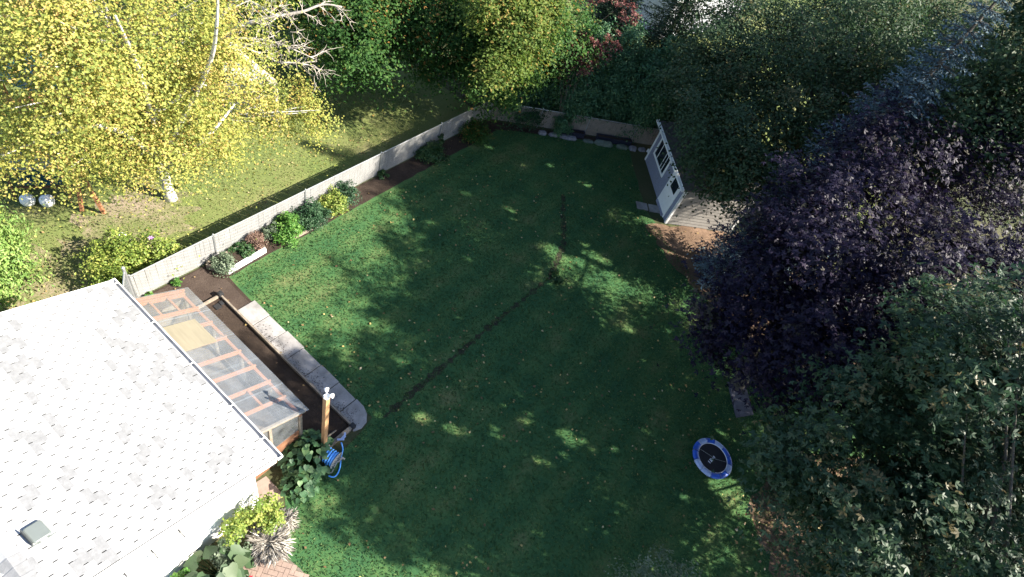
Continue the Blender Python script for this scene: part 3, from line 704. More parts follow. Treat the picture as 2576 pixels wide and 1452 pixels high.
mb = MB(); mb.box(gx0 + .1, 2.6, .02, gx1 - .1, 3.2, .75); mb.box(gx0 + .3, 3.5, .02, gx1 - .5, 4.0, .5); gb(mb, 'potting_bench', M['oldwood'])
# plywood board on the sheets
pb = MB(); V = [W(445, 845, 2.4), W(503, 815, 2.2), W(524, 858, 2.15), W(468, 893, 2.33)]
xs = sorted(p.x for p in V)
px0, px1, py0, py1 = -9.02, -8.15, 3.04, 3.86
pb.add([(px0,py0,gl(py0)+.024),(px1,py0,gl(py0)+.024),(px1-.02,py1,gl(py1)+.024),(px0-.02,py1-.02,gl(py1-.02)+.024),
        (px0,py0,gl(py0)+.042),(px1,py0,gl(py0)+.042),(px1-.02,py1,gl(py1)+.042),(px0-.02,py1-.02,gl(py1-.02)+.042)],
       [(0,3,2,1),(4,5,6,7),(0,1,5,4),(1,2,6,5),(2,3,7,6),(3,0,4,7)])
pb.build('plywood_board', M['ply'], label='square plywood board lying on the greenhouse roof', cat='board')

# ------------------------------------------------------------------ slab path, bed edging
path = empty('garden_path', (-7.3, 5.75, 0), kind='structure')
PI_ = Matrix.Translation(Vector((7.3, -5.75, 0)))
edges = [-9.94, -9.22, -8.46, -7.69, -6.92, -6.15, -5.42, -4.70]
rnd = random.Random(3)
for i in range(7):
    a, b_ = edges[i] + .012, edges[i + 1] - .012; y0, y1 = 5.47, 6.06 + rnd.uniform(-.02, .02)
    if i < 6: poly = [(a, y0), (b_, y0 + rnd.uniform(-.01,.01)), (b_ + rnd.uniform(-.01,.01), y1), (a, y1 + rnd.uniform(-.02,.02))]
    else: poly = [(a, y0), (b_ - .02, y0 - .12), (b_ + .06, y0 + .1), (b_ + .02, y0 + .32), (b_ - .16, y0 + .5), (b_ - .4, y1 - .01), (a, y1)]
    mb = MB(); mb.prism(poly, 0, .045 + rnd.uniform(-.006, .006)); o = mb.build('slab', M['concrete'], path, bevel=.008); o.matrix_parent_inverse = PI_
rnd = random.Random(17); mb = MB()
for k in range(420):
    x = rnd.choice((-8.7, -8.2, -7.6, -7.0, -6.5, -5.6, -5.1)) + rnd.gauss(0, .22); y = 5.48 + abs(rnd.gauss(0, .14)); r_ = rnd.uniform(.005, .016)
    if not (-9.9 < x < -4.75 and y < 6.0): continue
    z_ = .052; mb.add([(x - r_, y, z_), (x, y - r_, z_), (x + r_, y, z_), (x, y + r_, z_), (x, y, z_ + r_ * .8)], [(0,1,4),(1,2,4),(2,3,4),(3,0,4)])
mb.build('soil_crumbs', M['soil'], kind='stuff')
edg = empty('bed_edging', (-7.7, 5.41, 0), label='weathered timber edging around the dark soil bed by the greenhouse', cat='garden edging')
EI = Matrix.Translation(-Vector((-7.7, 5.41, 0)))
for a, b_, w, h in (((-10.62, 5.42), (-7.9, 5.42), .05, .12), ((-7.88, 5.42), (-4.92, 5.42), .05, .12), ((-4.84, 5.34), (-4.84, 4.35), .09, .16), ((-10.66, 5.36), (-10.66, 4.45), .05, .12)):
    mb = MB(); mb.obox((*a, h / 2), (*b_, h / 2), w, h); o = mb.build('edging_board', M['oldwood'], edg); o.matrix_parent_inverse = EI
for (x, y) in ((-10.66, 5.42), (-4.84, 5.41)):
    mb = MB(); mb.box(x - .07, y - .07, 0, x + .07, y + .07, .19); mb.box(x - .045, y - .045, .19, x + .045, y + .045, .205)
    o = mb.build('corner_block', M['black'], edg, bevel=.01); o.matrix_parent_inverse = EI
mb = MB(); mb.box(-10.48, 5.05, .0, -10.30, 5.22, .04); mb.box(-10.50, 5.24, 0, -10.36, 5.34, .05)
mb.build('black_tray', M['black'], label='small black plastic tray on the soil by the edging corner', cat='tray')

# lamp post
lp = empty('lamp_post', (-4.88, 4.46, 0), label='square cedar post topped by a white twin floodlight', cat='lamp post')
mb = MB(); mb.box(-.058, -.058, 0, .058, .058, 3.05); mb.build('post', M['postwood'], lp, bevel=.006)
LZ = .63
mb = MB(); mb.cyl((0, 0), .075, 3.051, 3.10, 14); mb.build('base_plate', M['white'], lp)
for sx, sy in ((-.06, .05), (.06, .04)):
    mb = MB(); p0 = Vector((0, 0, 2.46 + LZ)); p1 = Vector((sx, sy, 2.53 + LZ)); p2 = Vector((sx * 2.1, sy * 2.0, 2.56 + LZ))
    mb.tube([p0, p1], .018, 8); mb.tube([p1, p1.lerp(p2, .3), p2], [.03, .045, .058], 12); mb.build('lamp_head', M['white'], lp, smooth=True)
mb = MB(); mb.tube([(0, -.03, 2.46 + LZ), (0, -.05, 2.58 + LZ)], [.03, .02], 8); mb.build('sensor', M['white'], lp)
a = W(900 / 1.4913 + 1085 / 3.3 / 1.4913, 1400 / 1.4913 + 565 / 3.3 / 1.4913, .75); b_ = W(900 / 1.4913 + 1190 / 3.3 / 1.4913, 1400 / 1.4913 + 710 / 3.3 / 1.4913, 0)
mb = MB(); mb.obox((b_.x, b_.y, 0), (-4.80, 4.50, .95), .03, .03)
mb.build('wooden_stake', M['oldwood'], label='thin wooden stake leaning against the cedar post', cat='stake')

# hose reel
hr = empty('hose_reel', (-4.52, 4.36, 0), R_(12), label='garden hose reel with bright blue hose beside the cedar post', cat='hose reel')
def disc(mb, x, r, th, z, holes=True):
    mb.tube([(x - th / 2, 0, z), (x + th / 2, 0, z)], r, 24)
rz_ = .34
for x, mt in ((-.19, 'reeltan'), (.19, 'reelgrey')):
    mb = MB(); disc(mb, x, .24, .02, rz_)
    o = mb.build('side_disc', M[mt], hr, bevel=.006)
    hm = MB()
    for ring_r, cnt in ((.09, 6), (.18, 12)):
        for k in range(cnt):
            a = 2 * PI * k / cnt; xx = x + (.0115 if x > 0 else -.0115)
            hm.tube([(xx - .001, ring_r * math.cos(a), rz_ + ring_r * math.sin(a)), (xx + .001, ring_r * math.cos(a), rz_ + ring_r * math.sin(a))], .022, 8)
    hm.build('hole', M['black'], o)
mb = MB(); mb.tube([(-.19, 0, rz_), (.19, 0, rz_)], .10, 14); mb.build('drum', M['reelgrey'], hr)
mb = MB()
for lay, cnt_, rr in ((0, 7, .12), (1, 6, .155), (2, 4, .19)):
    for k in range(cnt_):
        xx = -.15 + .30 * (k + .5) / cnt_
        mb.tube([(xx + .02 * math.sin(PI * q / 24), rr * math.cos(2*PI*q/24), rz_ + rr * math.sin(2*PI*q/24)) for q in range(25)], .021, 6, cap=False)
mb.build('hose_coil', M['hose'], hr, smooth=True)
mb = MB()
for x in (-.23, .23):
    mb.tube([(x, -.24, 0), (x, -.1, .22), (x, 0, rz_)], .016, 6); mb.tube([(x, .24, 0), (x, .1, .22), (x, 0, rz_)], .016, 6)
mb.tube([(-.23, -.24, .016), (.23, -.24, .016)], .016, 6); mb.tube([(-.23, .24, .016), (.23, .24, .016)], .016, 6)
mb.build('stand', M['reelgrey'], hr, smooth=True)
mb = MB(); mb.tube([(.20, 0, rz_), (.27, 0, rz_), (.27, .13, rz_ + .06)], .013, 6); mb.tube([(.27, .13, rz_ + .06), (.36, .13, rz_ + .06)], .022, 8); mb.build('crank', M['reeltan'], hr)
# the loose loop of hose on the grass, with its spray gun
p3 = [W(858, 1113, .20), W(862, 1130, .10), W(858, 1150, .03), W(855, 1175, .03), W(848, 1193, .03), W(838, 1200, .03), W(826, 1197, .03)]
def smooth_pts(p, n_=6):
    out_ = []
    for i in range(len(p) - 1):
        a = p[max(0, i-1)]; b_ = p[i]; c = p[i+1]; d = p[min(len(p)-1, i+2)]
        for j in range(n_):
            t_ = j / n_; out_.append(0.5 * ((2*b_) + (c - a) * t_ + (2*a - 5*b_ + 4*c - d) * t_**2 + (-a + 3*b_ - 3*c + d) * t_**3))
    return out_ + [p[-1]]
inv = Matrix.Rotation(-R_(12), 4, 'Z') @ Matrix.Translation(Vector((4.52, -4.36, 0)))
mb = MB(); mb.tube([inv @ q for q in smooth_pts(p3)], .020, 6); mb.build('loose_hose', M['hose'], hr, smooth=True)
p4 = [W(838, 1108 + 30, .1), W(826, 1160, .03), W(818, 1172, .03), W(815, 1180, .03)]
mb = MB(); mb.tube([inv @ q for q in smooth_pts(p4)], .020, 6); mb.build('loose_hose', M['hose'], hr, smooth=True)
q0 = inv @ W(858, 1107, .19); mb = MB()
mb.obox(q0 + Vector((-.10, -.05, .0)), q0 + Vector((.06, .05, .02)), .05, .05); mb.obox(q0 + Vector((.0, .03, .02)), q0 + Vector((.02, .14, .06)), .07, .05); mb.obox(q0 + Vector((.02, .12, .06)), q0 + Vector((-.03, .20, .07)), .05, .045)
mb.build('spray_gun', M['tpale'], hr, bevel=.008)

# ------------------------------------------------------------------ fences
def fence_run(name, label, p0, p1, posts, h, slat_mat, seed, wires=True, slat_w=0.062, group=None):
    p0 = Vector((*p0, 0)); p1 = Vector((*p1, 0)); d = p1 - p0; Ln = d.length; d.normalize(); nn = Vector((-d.y, d.x, 0))
    e = empty(name, p0, label=label, cat='fence', group=group); rnd = random.Random(seed)
    for s in posts:
        mb = MB(); q = d * s; mb.cyl((q.x, q.y), .024, 0, h + .05, 8); mb.tube([(q.x, q.y, h + .05), (q.x, q.y, h + .075)], [.03, .015], 8); mb.build('fence_post', M['galv'], e)
    for a, b_ in zip(posts[:-1], posts[1:]):
        mb = MB(); mb.tube([d * (a + .025) + Vector((0, 0, h)), d * (b_ - .025) + Vector((0, 0, h))], .019, 7); mb.build('top_rail', M['galv'], e)
        mb = MB(); s = a + .04
        while s < b_ - .05:
            w = slat_w * rnd.uniform(.96, 1.0); q = d * s; off = nn * rnd.uniform(.020, .024); tl = rnd.gauss(0, .003)
            dd = Matrix.Rotation(tl * 2, 3, 'Z') @ d; hh = h - .045 - rnd.random() * .03
            v0 = q + off; v1 = q + off + dd * w
            sh = d * rnd.gauss(0, .006)
            mb.add([v0 + Vector((0,0,.03)), v1 + Vector((0,0,.03)), v1 + sh + Vector((0,0,hh)), v0 + sh + Vector((0,0,hh)),
                    v0 + nn*.006 + Vector((0,0,.03)), v1 + nn*.006 + Vector((0,0,.03)), v1 + nn*.006 + sh + Vector((0,0,hh)), v0 + nn*.006 + sh + Vector((0,0,hh))],
                   [(0,1,2,3),(7,6,5,4),(3,2,6,7),(0,4,5,1),(0,3,7,4),(1,5,6,2)])
            s += slat_w + .001
        o = mb.build('privacy_slats', slat_mat, e); o['kind'] = 'stuff'
        if wires:
            mb = MB()
            for sg in (1, -1):
                s = a - h
                while s < b_ + h:
                    q0, q1 = s, s + sg * h; z0, z1 = .03, h - .02
                    lo_, hi_ = a + .03, b_ - .03
                    def clip(q0, z0, q1, z1):
                        if q1 == q0: return None
                        t0, t1 = 0., 1.
                        for lim, sgn in ((lo_, 1), (hi_, -1)):
                            f0 = (q0 - lim) * sgn; f1 = (q1 - lim) * sgn
                            if f0 < 0 and f1 < 0: return None
                            if f0 < 0: t0 = max(t0, f0 / (f0 - f1))
                            if f1 < 0: t1 = min(t1, f0 / (f0 - f1))
                        if t1 - t0 < .02: return None
                        return (q0 + (q1-q0)*t0, z0 + (z1-z0)*t0, q0 + (q1-q0)*t1, z0 + (z1-z0)*t1)
                    c_ = clip(q0, z0, q1, z1)
                    if c_:
                        A1 = d * c_[0] - nn * .004 + Vector((0,0,c_[1])); B1 = d * c_[2] - nn * .004 + Vector((0,0,c_[3]))
                        mb.obox(A1, B1, .007, .004, up=nn)
                    s += .075
            o = mb.build('chain_link_wire', M['wire'], e); o['kind'] = 'stuff'
    return e
fy = [3.68, 6.19, 9.55, 12.95, 16.2, 19.43]
fence_run('chain_link_fence', 'long chain link fence filled with white privacy slats along the lawn', (XF, 3.68), (XF, 19.43), [y - 3.68 for y in fy], 1.07, M['slat'], 5)
fence_run('chain_link_fence', 'chain link fence with tan slats at the back of the lawn below the cedars', (XF + .03, 19.47), (-4.3, 27.1), [0.0, 2.3, 4.6, 7.0, 9.2, 10.7], .98, M['tanslat'], 6)
# short open stretch between the house and the first post
e = empty('chain_link_fence', (-11.98, 3.62, 0), label='short open chain link stretch between roof corner and first fence post', cat='fence')
d0 = Vector((-11.98, 3.62, 0)); d1 = Vector((-10.72, 2.80, 0)); dv = (d1 - d0); Ln = dv.length; dv.normalize(); hh = 1.35
mb = MB(); mb.cyl((0, 0), .045, 0, hh + .12, 10); mb.tube([(0,0,hh+.12),(0,0,hh+.16)], [.05,.02], 10); mb.build('fence_post', M['galv'], e)
mb = MB(); q = dv * Ln; mb.cyl((q.x, q.y), .03, 0, hh, 8); mb.build('fence_post', M['galv'], e)
mb = MB(); mb.tube([dv * .046 + Vector((0,0,hh - .03)), dv * (Ln - .031) + Vector((0,0,hh - .03))], .024, 8); mb.build('top_rail', M['galv'], e)
mb = MB(); s = -1.4
while s < Ln + 1.4:
    for sg in (1, -1):
        q0, q1 = s, s + sg * 1.27; z0, z1 = .03, 1.30
        ts = [t_ for t_ in [(0.05 - q0) / (q1 - q0), (Ln - .05 - q0) / (q1 - q0)]]
        t0, t1 = max(0, min(ts)), min(1, max(ts))
        if t1 - t0 > .02: mb.obox(dv * (q0 + (q1-q0)*t0) + Vector((0,0,z0 + (z1-z0)*t0)), dv * (q0 + (q1-q0)*t1) + Vector((0,0,z0 + (z1-z0)*t1)), .006, .006)
    s += .105
o = mb.build('chain_link_wire', M['galv'], e); o['kind'] = 'stuff'

# ------------------------------------------------------------------ raised herb bed and border plants
rb = empty('raised_bed', (-11.7, 6.55, 0), label='raised bed with white painted edge board in front of the fence', cat='raised bed')
RI = Matrix.Translation(-Vector((-11.7, 6.55, 0)))
for a, b_, w, h, mt in (((-11.24, 6.08), (-11.30, 7.46), .075, .20, 'white'), ((-12.0 + .13, 7.5), (-11.34, 7.48), .05, .18, 'oldwood'), ((-11.84, 5.78), (-11.84, 7.46), .05, .22, 'oldwood'), ((-11.80, 5.74), (-11.24, 6.02), .05, .20, 'oldwood')):
    mb = MB(); mb.obox((*a, h / 2), (*b_, h / 2), w, h); o = mb.build('edge_board', M[mt], rb); o.matrix_parent_inverse = RI
mb = MB(); mb.prism([(-11.81, 5.80), (-11.28, 6.06), (-11.33, 7.44), (-11.81, 7.46)], 0, .15); o = mb.build('soil_fill', M['soil'], rb); o.matrix_parent_inverse = RI
mb = MB(); mb.obox((-11.22, 8.5, .05), (-11.2, 9.7, .05), .06, .10); mb.build('edging_board', M['oldwood'], label='grey timber edging board below the dark green shrub', cat='garden edging')
shrub('herb_bush', 'grey green herb bush filling the near end of the raised bed', -11.55, 6.15, .42, .55, L['grey'], 2600, .065, 31)
shrub('leafy_plant', 'low bright green plant in the middle of the raised bed', -11.62, 6.85, .42, .40, L['shrub'], 1800, .07, 32, cat='plant')
shrub('flowering_shrub', 'brown seed headed shrub at the far end of the raised bed', -11.60, 7.45, .40, .62, L['brown'], 2600, .05, 33)
shrub('silver_shrub', 'silvery shrub against the fence behind the brown seed heads', -11.72, 7.95, .34, .70, L['grey'], 1700, .06, 34)
shrub('round_shrub', 'rounded bright green shrub beside the raised bed', -11.50, 8.40, .56, .85, L['shrublit'], 4200, .075, 35)
shrub('dark_shrub', 'dark green shrub beside the rounded bright green one', -11.58, 9.45, .66, .8, L['shrubdark'], 4600, .07, 36)
shrub('golden_shrub', 'shrub with golden green tips between two dark green shrubs', -11.60, 10.45, .55, .75, L['golden'], 3200, .075, 37)
shrub('dark_shrub', 'dark green shrub farthest along the sunlit part of the fence', -11.65, 10.95, .55, .8, L['shrubdark'], 3000, .07, 38)
shrub('small_plant', 'single small green plant on bare soil midway along the fence bed', -11.72, 12.95, .26, .34, L['shrub'], 420, .09, 39, cat='plant')
shrub('leafy_shrub', 'pale green leafy shrub in the shaded fence bed', -11.62, 15.45, .62, .62, L['shrub'], 2800, .09, 40)
shrub('small_plant', 'tiny green plant at lawn edge beside the pale leafy shrub', -11.15, 15.75, .22, .25, L['shrub'], 300, .08, 41, cat='plant')
shrub('sprawling_shrub', 'sprawling dull green shrub near the fence corner', -11.45, 18.0, .85, .7, L['maple'], 3600, .08, 42)
shrub('vine', 'green vine climbing the shaded white fence', -11.83, 16.2, .2, 1.0, L['shrub'], 420, .08, 43, cat='vine', lobes=[(0, 0, .5, .09, .2, .5)])
shrub('corner_bush', 'dark bush hanging over the corner where both fences meet', -10.9, 20.7, 1.0, 1.15, L['shrubdark'], 5200, .085, 44)
shrub('young_conifer', 'small dark conifer in front of the tan back fence', -9.35, 21.75, .55, 1.0, L['cedar'], 3000, .08, 45, cat='conifer', sprays=True)
shrub('clover_tuft', 'broad leaved tuft growing on the soil seam in the lawn', -4.30, 14.45, .38, .22, L['shrub'], 700, .09, 46, cat='plant')
shrub('weed_tuft', 'small weed at the fence foot nearest the greenhouse', -11.78, 3.95, .16, .2, L['shrublit'], 160, .07, 47, cat='weed')
shrub('weed_tuft', 'small weed at the fence foot beside the bare dusty soil', -11.78, 4.75, .15, .2, L['shrublit'], 160, .07, 48, cat='weed')
shrub('thorny_bush', 'straggly bush inside the short open chain link stretch', -11.35, 3.25, .35, .6, L['golden'], 500, .07, 49)
# stones, and dark boxes standing in for shaded gaps, along the back fence
def boulder(name, label, x, y, lx, ly, lz, rz, mat, seed, group=None):
    rnd = random.Random(seed); mb = MB(); nx, ny = 9, 5
    V = []; Fc = []
    for i in range(nx):
        for j in range(6):
            t_ = -1 + 2 * i / (nx - 1); a = PI * j / 5
            k_ = (1 - abs(t_) ** 5) ** .5 * .98 + .02
            V.append((lx / 2 * t_ * (1 + rnd.uniform(-.03, .03)), ly / 2 * -math.cos(a) * (k_ * .9 + .1) * rnd.uniform(.85, 1.1), lz * .8 * (math.sin(a) ** .45) * (k_ * .9 + .1) * rnd.uniform(.82, 1.08)))
    for i in range(nx - 1):
        for j in range(5): Fc.append((6*i+j, 6*i+6+j, 6*i+7+j, 6*i+j+1))
    Fc += [tuple(range(6))[::-1], tuple(6*(nx-1)+j for j in range(6))]
    mb.add(V, Fc); o = mb.build(name, mat, label=label, cat='stone', group=group); o.location = (x, y, 0.0); o.rotation_euler = (0, 0, rz); return o
def onback(t, off):  # t metres along the back fence, off metres in front of it
    return (XF + .03 + t * .7071 + off * .7071, 19.47 + t * .7071 - off * .7071)
st = [(2.5, .42, .42, .26, .2, 'stone', 'short lilac grey stone at the left end of the back row'), (3.05, .42, .5, .26, .18, 'stone', 'low lilac grey stone beside the short end stone'), (3.75, .46, .9, .3, .2, 'stone', 'long pale stone in front of the first dark gap'),
      (4.75, .46, .55, .25, .12, 'greenstone', 'flat mossy stone between the two dark gaps'), (5.5, .50, 1.0, .34, .26, 'greenstone', 'pale green mossy stone before the second dark gap'), (6.45, .52, .6, .3, .2, 'greenstone', 'dull mossy stone near the right end of the back row'), (7.0, .50, .4, .3, .22, 'stone', 'grey stone nearest the right end of the second dark gap'), (7.5, .46, .4, .24, .18, 'stone', 'small grey stone in the row close to the shed')]
for k, (t_, of, lx, ly, lz, mt, lb) in enumerate(st): boulder('edging_stone', lb, *onback(t_, of), lx, ly, lz, R_(45), M[mt], 60 + k, 'stones in front of the back fence')
boulder('edging_stone', 'bright white stone beside the shed corner', *onback(7.95, .5), .42, .2, .2, R_(40), M['white'], 70, 'stones in front of the back fence')
for t_, lx, lb in ((4.0, 1.05, 'dark box standing in for the shaded gap behind the long pale stone'), (6.05, 1.75, 'longer dark box standing in for the shaded gap behind the mossy stones')):  # dark boxes take the place of shaded gaps behind the stones
    x, y = onback(t_, .20); e = empty('shaded_gap_box', (x, y, 0), R_(45), label=lb, cat='shade_box', group='shaded gap boxes along the back fence')
    mb = MB(); mb.prism([(-lx/2, -.11), (lx/2, -.11), (lx/2, .11), (-lx/2, .11)], 0, .24); mb.build('gap_box_body', M['navy'], e, bevel=.012)
    mb = MB(); 
    for a, b_ in (((-lx/2-.02,-.12),(lx/2+.02,-.12)), ((-lx/2-.02,.12),(lx/2+.02,.12))): mb.obox((*a,.25),(*b_,.25),.035,.03)
    for x_ in (-lx/2-.005, lx/2+.005): mb.obox((x_,-.10,.25),(x_,.10,.25),.035,.03)
    mb.build('rim', M['navy'], e)
    mb = MB(); mb.box(-lx/2+.03, -.09, .241, lx/2-.03, .09, .246); mb.build('soil_fill', M['soil'], e)

# ------------------------------------------------------------------ garden shed
A = Vector((-2.96, 21.01, 0)); Bc = Vector((-5.81, 23.99, 0)); Cc = Vector((-0.72, 23.25, 0))
shed = empty('garden_shed', A, label='grey garden shed with white trimmed window and white door under the trees', cat='shed')
ex = (Bc - A).normalized(); LW = (Bc - A).length                 # along the door wall, from the near corner
ey = Vector((-ex.y, ex.x, 0)) * -1
if ey.dot(Cc - A) < 0: ey = -ey
LD = (Cc - A).dot(ey); HS = 2.05
S3 = lambda s, t_, z: tuple(ex * s + ey * t_ + Vector((0, 0, z)))
def sbox(mb, s0, s1, t0, t1, z0, z1):
    V = [S3(s0,t0,z0),S3(s1,t0,z0),S3(s1,t1,z0),S3(s0,t1,z0),S3(s0,t0,z1),S3(s1,t0,z1),S3(s1,t1,z1),S3(s0,t1,z1)]
    mb.add(V, [(0,3,2,1),(4,5,6,7),(0,1,5,4),(1,2,6,5),(2,3,7,6),(3,0,4,7)])
mb = MB(); sbox(mb, .0, LW, 0, LD, 0, HS); mb.build('wall', M['stucco'], shed)
# horizontal siding boards on the sunny side
nb = 12
for i in range(nb):
    z0 = .04 + (HS - .06) * i / nb; z1 = .04 + (HS - .06) * (i + 1) / nb
    mb = MB(); V = [S3(-.022, .08, z0), S3(-.022, LD - .08, z0), S3(-.006, LD - .08, z1 + .004), S3(-.006, .08, z1 + .004), S3(.0, .08, z0), S3(.0, LD - .08, z0)]
    mb.add(V, [(0,1,2,3), (4,5,1,0), (0,3,4), (1,5,2)]); mb.build('siding_board', M['siding'], shed)
for s0, s1, t0, t1 in ((-.03, .06, -.03, -.001), (-.03, -.001, -.03, .075), (-.03, -.001, LD - .075, LD + .03), (LW - .07, LW + .03, -.03, -.001), (LW + .001, LW + .03, -.03, .07)):
    mb = MB(); sbox(mb, s0, s1, t0, t1, 0.02, HS); mb.build('corner_trim', M['white'], shed)
# door wall runs from the near corner: door 10-34 %, window 49-90 %
d0, d1 = LW * .10, LW * .335
door = MB(); sbox(door, d0, d1, -.035, -.002, .10, 1.92); door = door.build('door', M['white'], shed)
for s0, s1, z0, z1 in ((d0 - .07, d0 - .002, .0, 2.0), (d1 + .002, d1 + .07, .0, 2.0), (d0 - .002, d1 + .002, 1.925, 2.0)):
    mb = MB(); sbox(mb, s0, s1, -.03, -.002, z0, z1); mb.build('door_frame', M['white'], shed)
mb = MB(); sbox(mb, d0 + .12, d1 - .28, -.042, -.036, 1.15, 1.80); mb.build('door_pane', M['glassdark'], door)
mb = MB(); sbox(mb, d1 - .12, d1 - .07, -.07, -.036, .98, 1.03); mb.build('door_knob', M['darkwire'], door)
mb = MB(); sbox(mb, d0, d1, -.10, -.002, .0, .098); mb.build('door_step', M['stucco'], shed)
w0, w1, zw0, zw1 = LW * .50, LW * .90, .74, 1.82
mb = MB(); sbox(mb, w0 + .1, w1 - .1, -.012, -.003, zw0 + .1, zw1 - .1); win = mb.build('window', M['glassdark'], shed)
for s0, s1, z0, z1 in ((w0, w0 + .10, zw0, zw1), (w1 - .10, w1, zw0, zw1), (w0 + .102, w1 - .102, zw0, zw0 + .10), (w0 + .102, w1 - .102, zw1 - .10, zw1)):
    mb = MB(); sbox(mb, s0, s1, -.035, -.002, z0, z1); mb.build('window_frame', M['white'], win)
for f in (.22, .36, .72): 
    mb = MB(); s_ = w0 + (w1 - w0) * f; sbox(mb, s_ - .015, s_ + .015, -.026, -.013, zw0 + .102, zw1 - .102); mb.build('mullion', M['white'], win)
mb = MB()
V = [S3(-.2,-.22,HS-.03), S3(LW+.2,-.22,HS-.03), S3(LW+.2,LD+.2,HS+.28), S3(-.2,LD+.2,HS+.28)]; V += [tuple(Vector(p) + Vector((0,0,.05))) for p in V]
mb.add(V, [(0,3,2,1),(4,5,6,7),(0,1,5,4),(1,2,6,5),(2,3,7,6),(3,0,4,7)]); mb.build('roof', M['shingleold'], shed)
mb = MB(); mb.obox(S3(-.21,-.245,HS), S3(LW+.21,-.245,HS), .022, .13); mb.build('fascia', M['white'], shed)
mb = MB(); mb.obox(S3(-.21,-.34,HS-.0), S3(LW+.21,-.34,HS-.0), .016, .09); mb.obox(S3(-.21,-.30,HS-.05), S3(LW+.21,-.30,HS-.05), .07, .012); mb.build('eave_gutter', M['white'], shed)
for a, b_ in (((1598,508),(1625,514)), ((1629,515),(1660,521))):
    p = [W(*a), W(*b_), W(b_[0]+4, b_[1]+17), W(a[0]+4, a[1]+18)]
    mb = MB(); mb.prism([(q.x, q.y) for q in p], 0, .05)
    mb.build('door_slab', M['concrete'], label='grey square slab in front of shed door, ' + ('nearer the lawn' if a[0] == 1598 else 'touching the door step'), cat='paving slab', group='slabs at the shed door')
p = [W(1828,962), W(1872,965), W(1893,1045), W(1850,1052)]
mb = MB(); mb.prism([(q.x, q.y) for q in p], 0, .05); mb.build('stone_slab', M['darkslab'], label='dark blue grey slab at the foot of the purple maple', cat='paving slab')

# ------------------------------------------------------------------ mini trampoline
tr = empty('trampoline', (3.54, 12.60, 0), R_(20), label='round mini trampoline with blue padded rim and black mat on the lawn', cat='trampoline')
RT, zt2 = .655, .25
mb = MB(); mb.tube([(RT * .94 * math.cos(2*PI*k/40), RT * .94 * math.sin(2*PI*k/40), zt2) for k in range(41)], .02, 8, cap=False); mb.build('frame', M['galv'], tr, smooth=True)
for k in range(6):
    a = 2 * PI * (k + .5) / 6; mb = MB(); c_, s_ = math.cos(a) * RT * .94, math.sin(a) * RT * .94
    mb.tube([(c_, s_, zt2 - .02), (c_ * .86, s_ * .86, .03)], .016, 8); mb.tube([(c_ * .86, s_ * .86, .03), (c_ * .86, s_ * .86, 0)], .022, 8); mb.build('leg', M['galv'], tr)
def arc_pad(a0, a1, r0, r1, z, th, n_=8):
    mb = MB(); V = []; Fc = []
    prof = [(r0, z), (r0 + .01, z + th * .7), ((r0 + r1) / 2, z + th), (r1 - .015, z + th * .7), (r1 + .012, z - .01), (r1 + .012, z - .045)]
    for i in range(n_ + 1):
        a = a0 + (a1 - a0) * i / n_
        for r_, z_ in prof: V.append((r_ * math.cos(a), r_ * math.sin(a), z_))
    q = len(prof)
    for i in range(n_):
        for j in range(q - 1): Fc.append((q*i+j, q*i+j+1, q*i+q+j+1, q*i+q+j))
    Fc += [tuple(range(q)), tuple(reversed(range(q*n_, q*n_+q)))]
    mb.add(V, Fc); return mb
rim_c = ['tblue','tblue','tpale','tblue','tpale','tblue','tblue','tpale','tpale','tblue','tblue','tpale']
for k in range(12):
    g0 = .02 if k not in (0, 6) else .06
    mb = arc_pad(2*PI*k/12 + g0 * .5, 2*PI*(k+1)/12 - .012, .50, RT, zt2 + .02, .03)
    mb.build('pad', M[rim_c[k]], tr, smooth=True)
for k in range(2):
    mb = arc_pad(PI*k + .04, PI*(k+1) - .012, .475, .502, zt2 + .018, .016, 28); mb.build('pad_binding', M['twhite'], tr, smooth=True)
mb = MB(); mb.tube([(0, 0, zt2 + .004), (0, 0, zt2 + .014)], .478, 40); mb.build('jumping_mat', M['tmat'], tr)
mb = MB(); lx_ = -.05
for k, (xo, wdt, hgt) in enumerate(((-.20, .03, .095), (-.115, .035, .10), (-.075, .03, .10), (-.03, .018, .055), (.005, .018, .05), (.04, .02, .055), (.085, .03, .075))):
    mb.box(xo - wdt / 2, -hgt / 2, zt2 + .0145, xo + wdt / 2, hgt / 2, zt2 + .016)
o = mb.build('printed_lettering', M['twhite'], tr); o.rotation_euler = (0, 0, R_(62)); o.location = (.0, -.02, 0)
mb = MB(); mb.tube([(-.44, .10, zt2 + .018), (-.2, .06, zt2 + .018), (.1, .0, zt2 + .018), (.43, .06, zt2 + .018)], .004, 5); mb.build('fold_seam', M['reelgrey'], tr)

# ------------------------------------------------------------------ neighbour's garden
sw = empty('garden_swing', (-17.25, 3.95, 0), R_(58), label='timber garden swing with pale canopy and teal seat in the neighbouring garden', cat='garden swing')
for x in (-.85, .85):
    for y in (-.5, .5):
        mb = MB(); mb.obox((x, y, 0), (x, y * .15, 1.75), .08, .08); mb.build('leg', M['brownwood'], sw)
mb = MB(); mb.obox((-.9, 0, 1.76), (.9, 0, 1.76), .09, .09); mb.build('top_beam', M['brownwood'], sw)
mb = MB(); V = []
for i in range(7):
    y = -.65 + 1.3 * i / 6
    for x in (-1.0, 1.0): V.append((x, y, 1.92 - .22 * (y / .65) ** 2))
mb.add(V, [(2*i, 2*i+1, 2*i+3, 2*i+2) for i in range(6)]); mb.add([tuple(Vector(p) - Vector((0,0,.02))) for p in V], [(2*i, 2*i+2, 2*i+3, 2*i+1) for i in range(6)]); mb.build('canopy', M['canopy'], sw)
mb = MB(); mb.box(-.7, -.25, .45, .7, .25, .53); mb.build('seat', M['teal'], sw, bevel=.02)
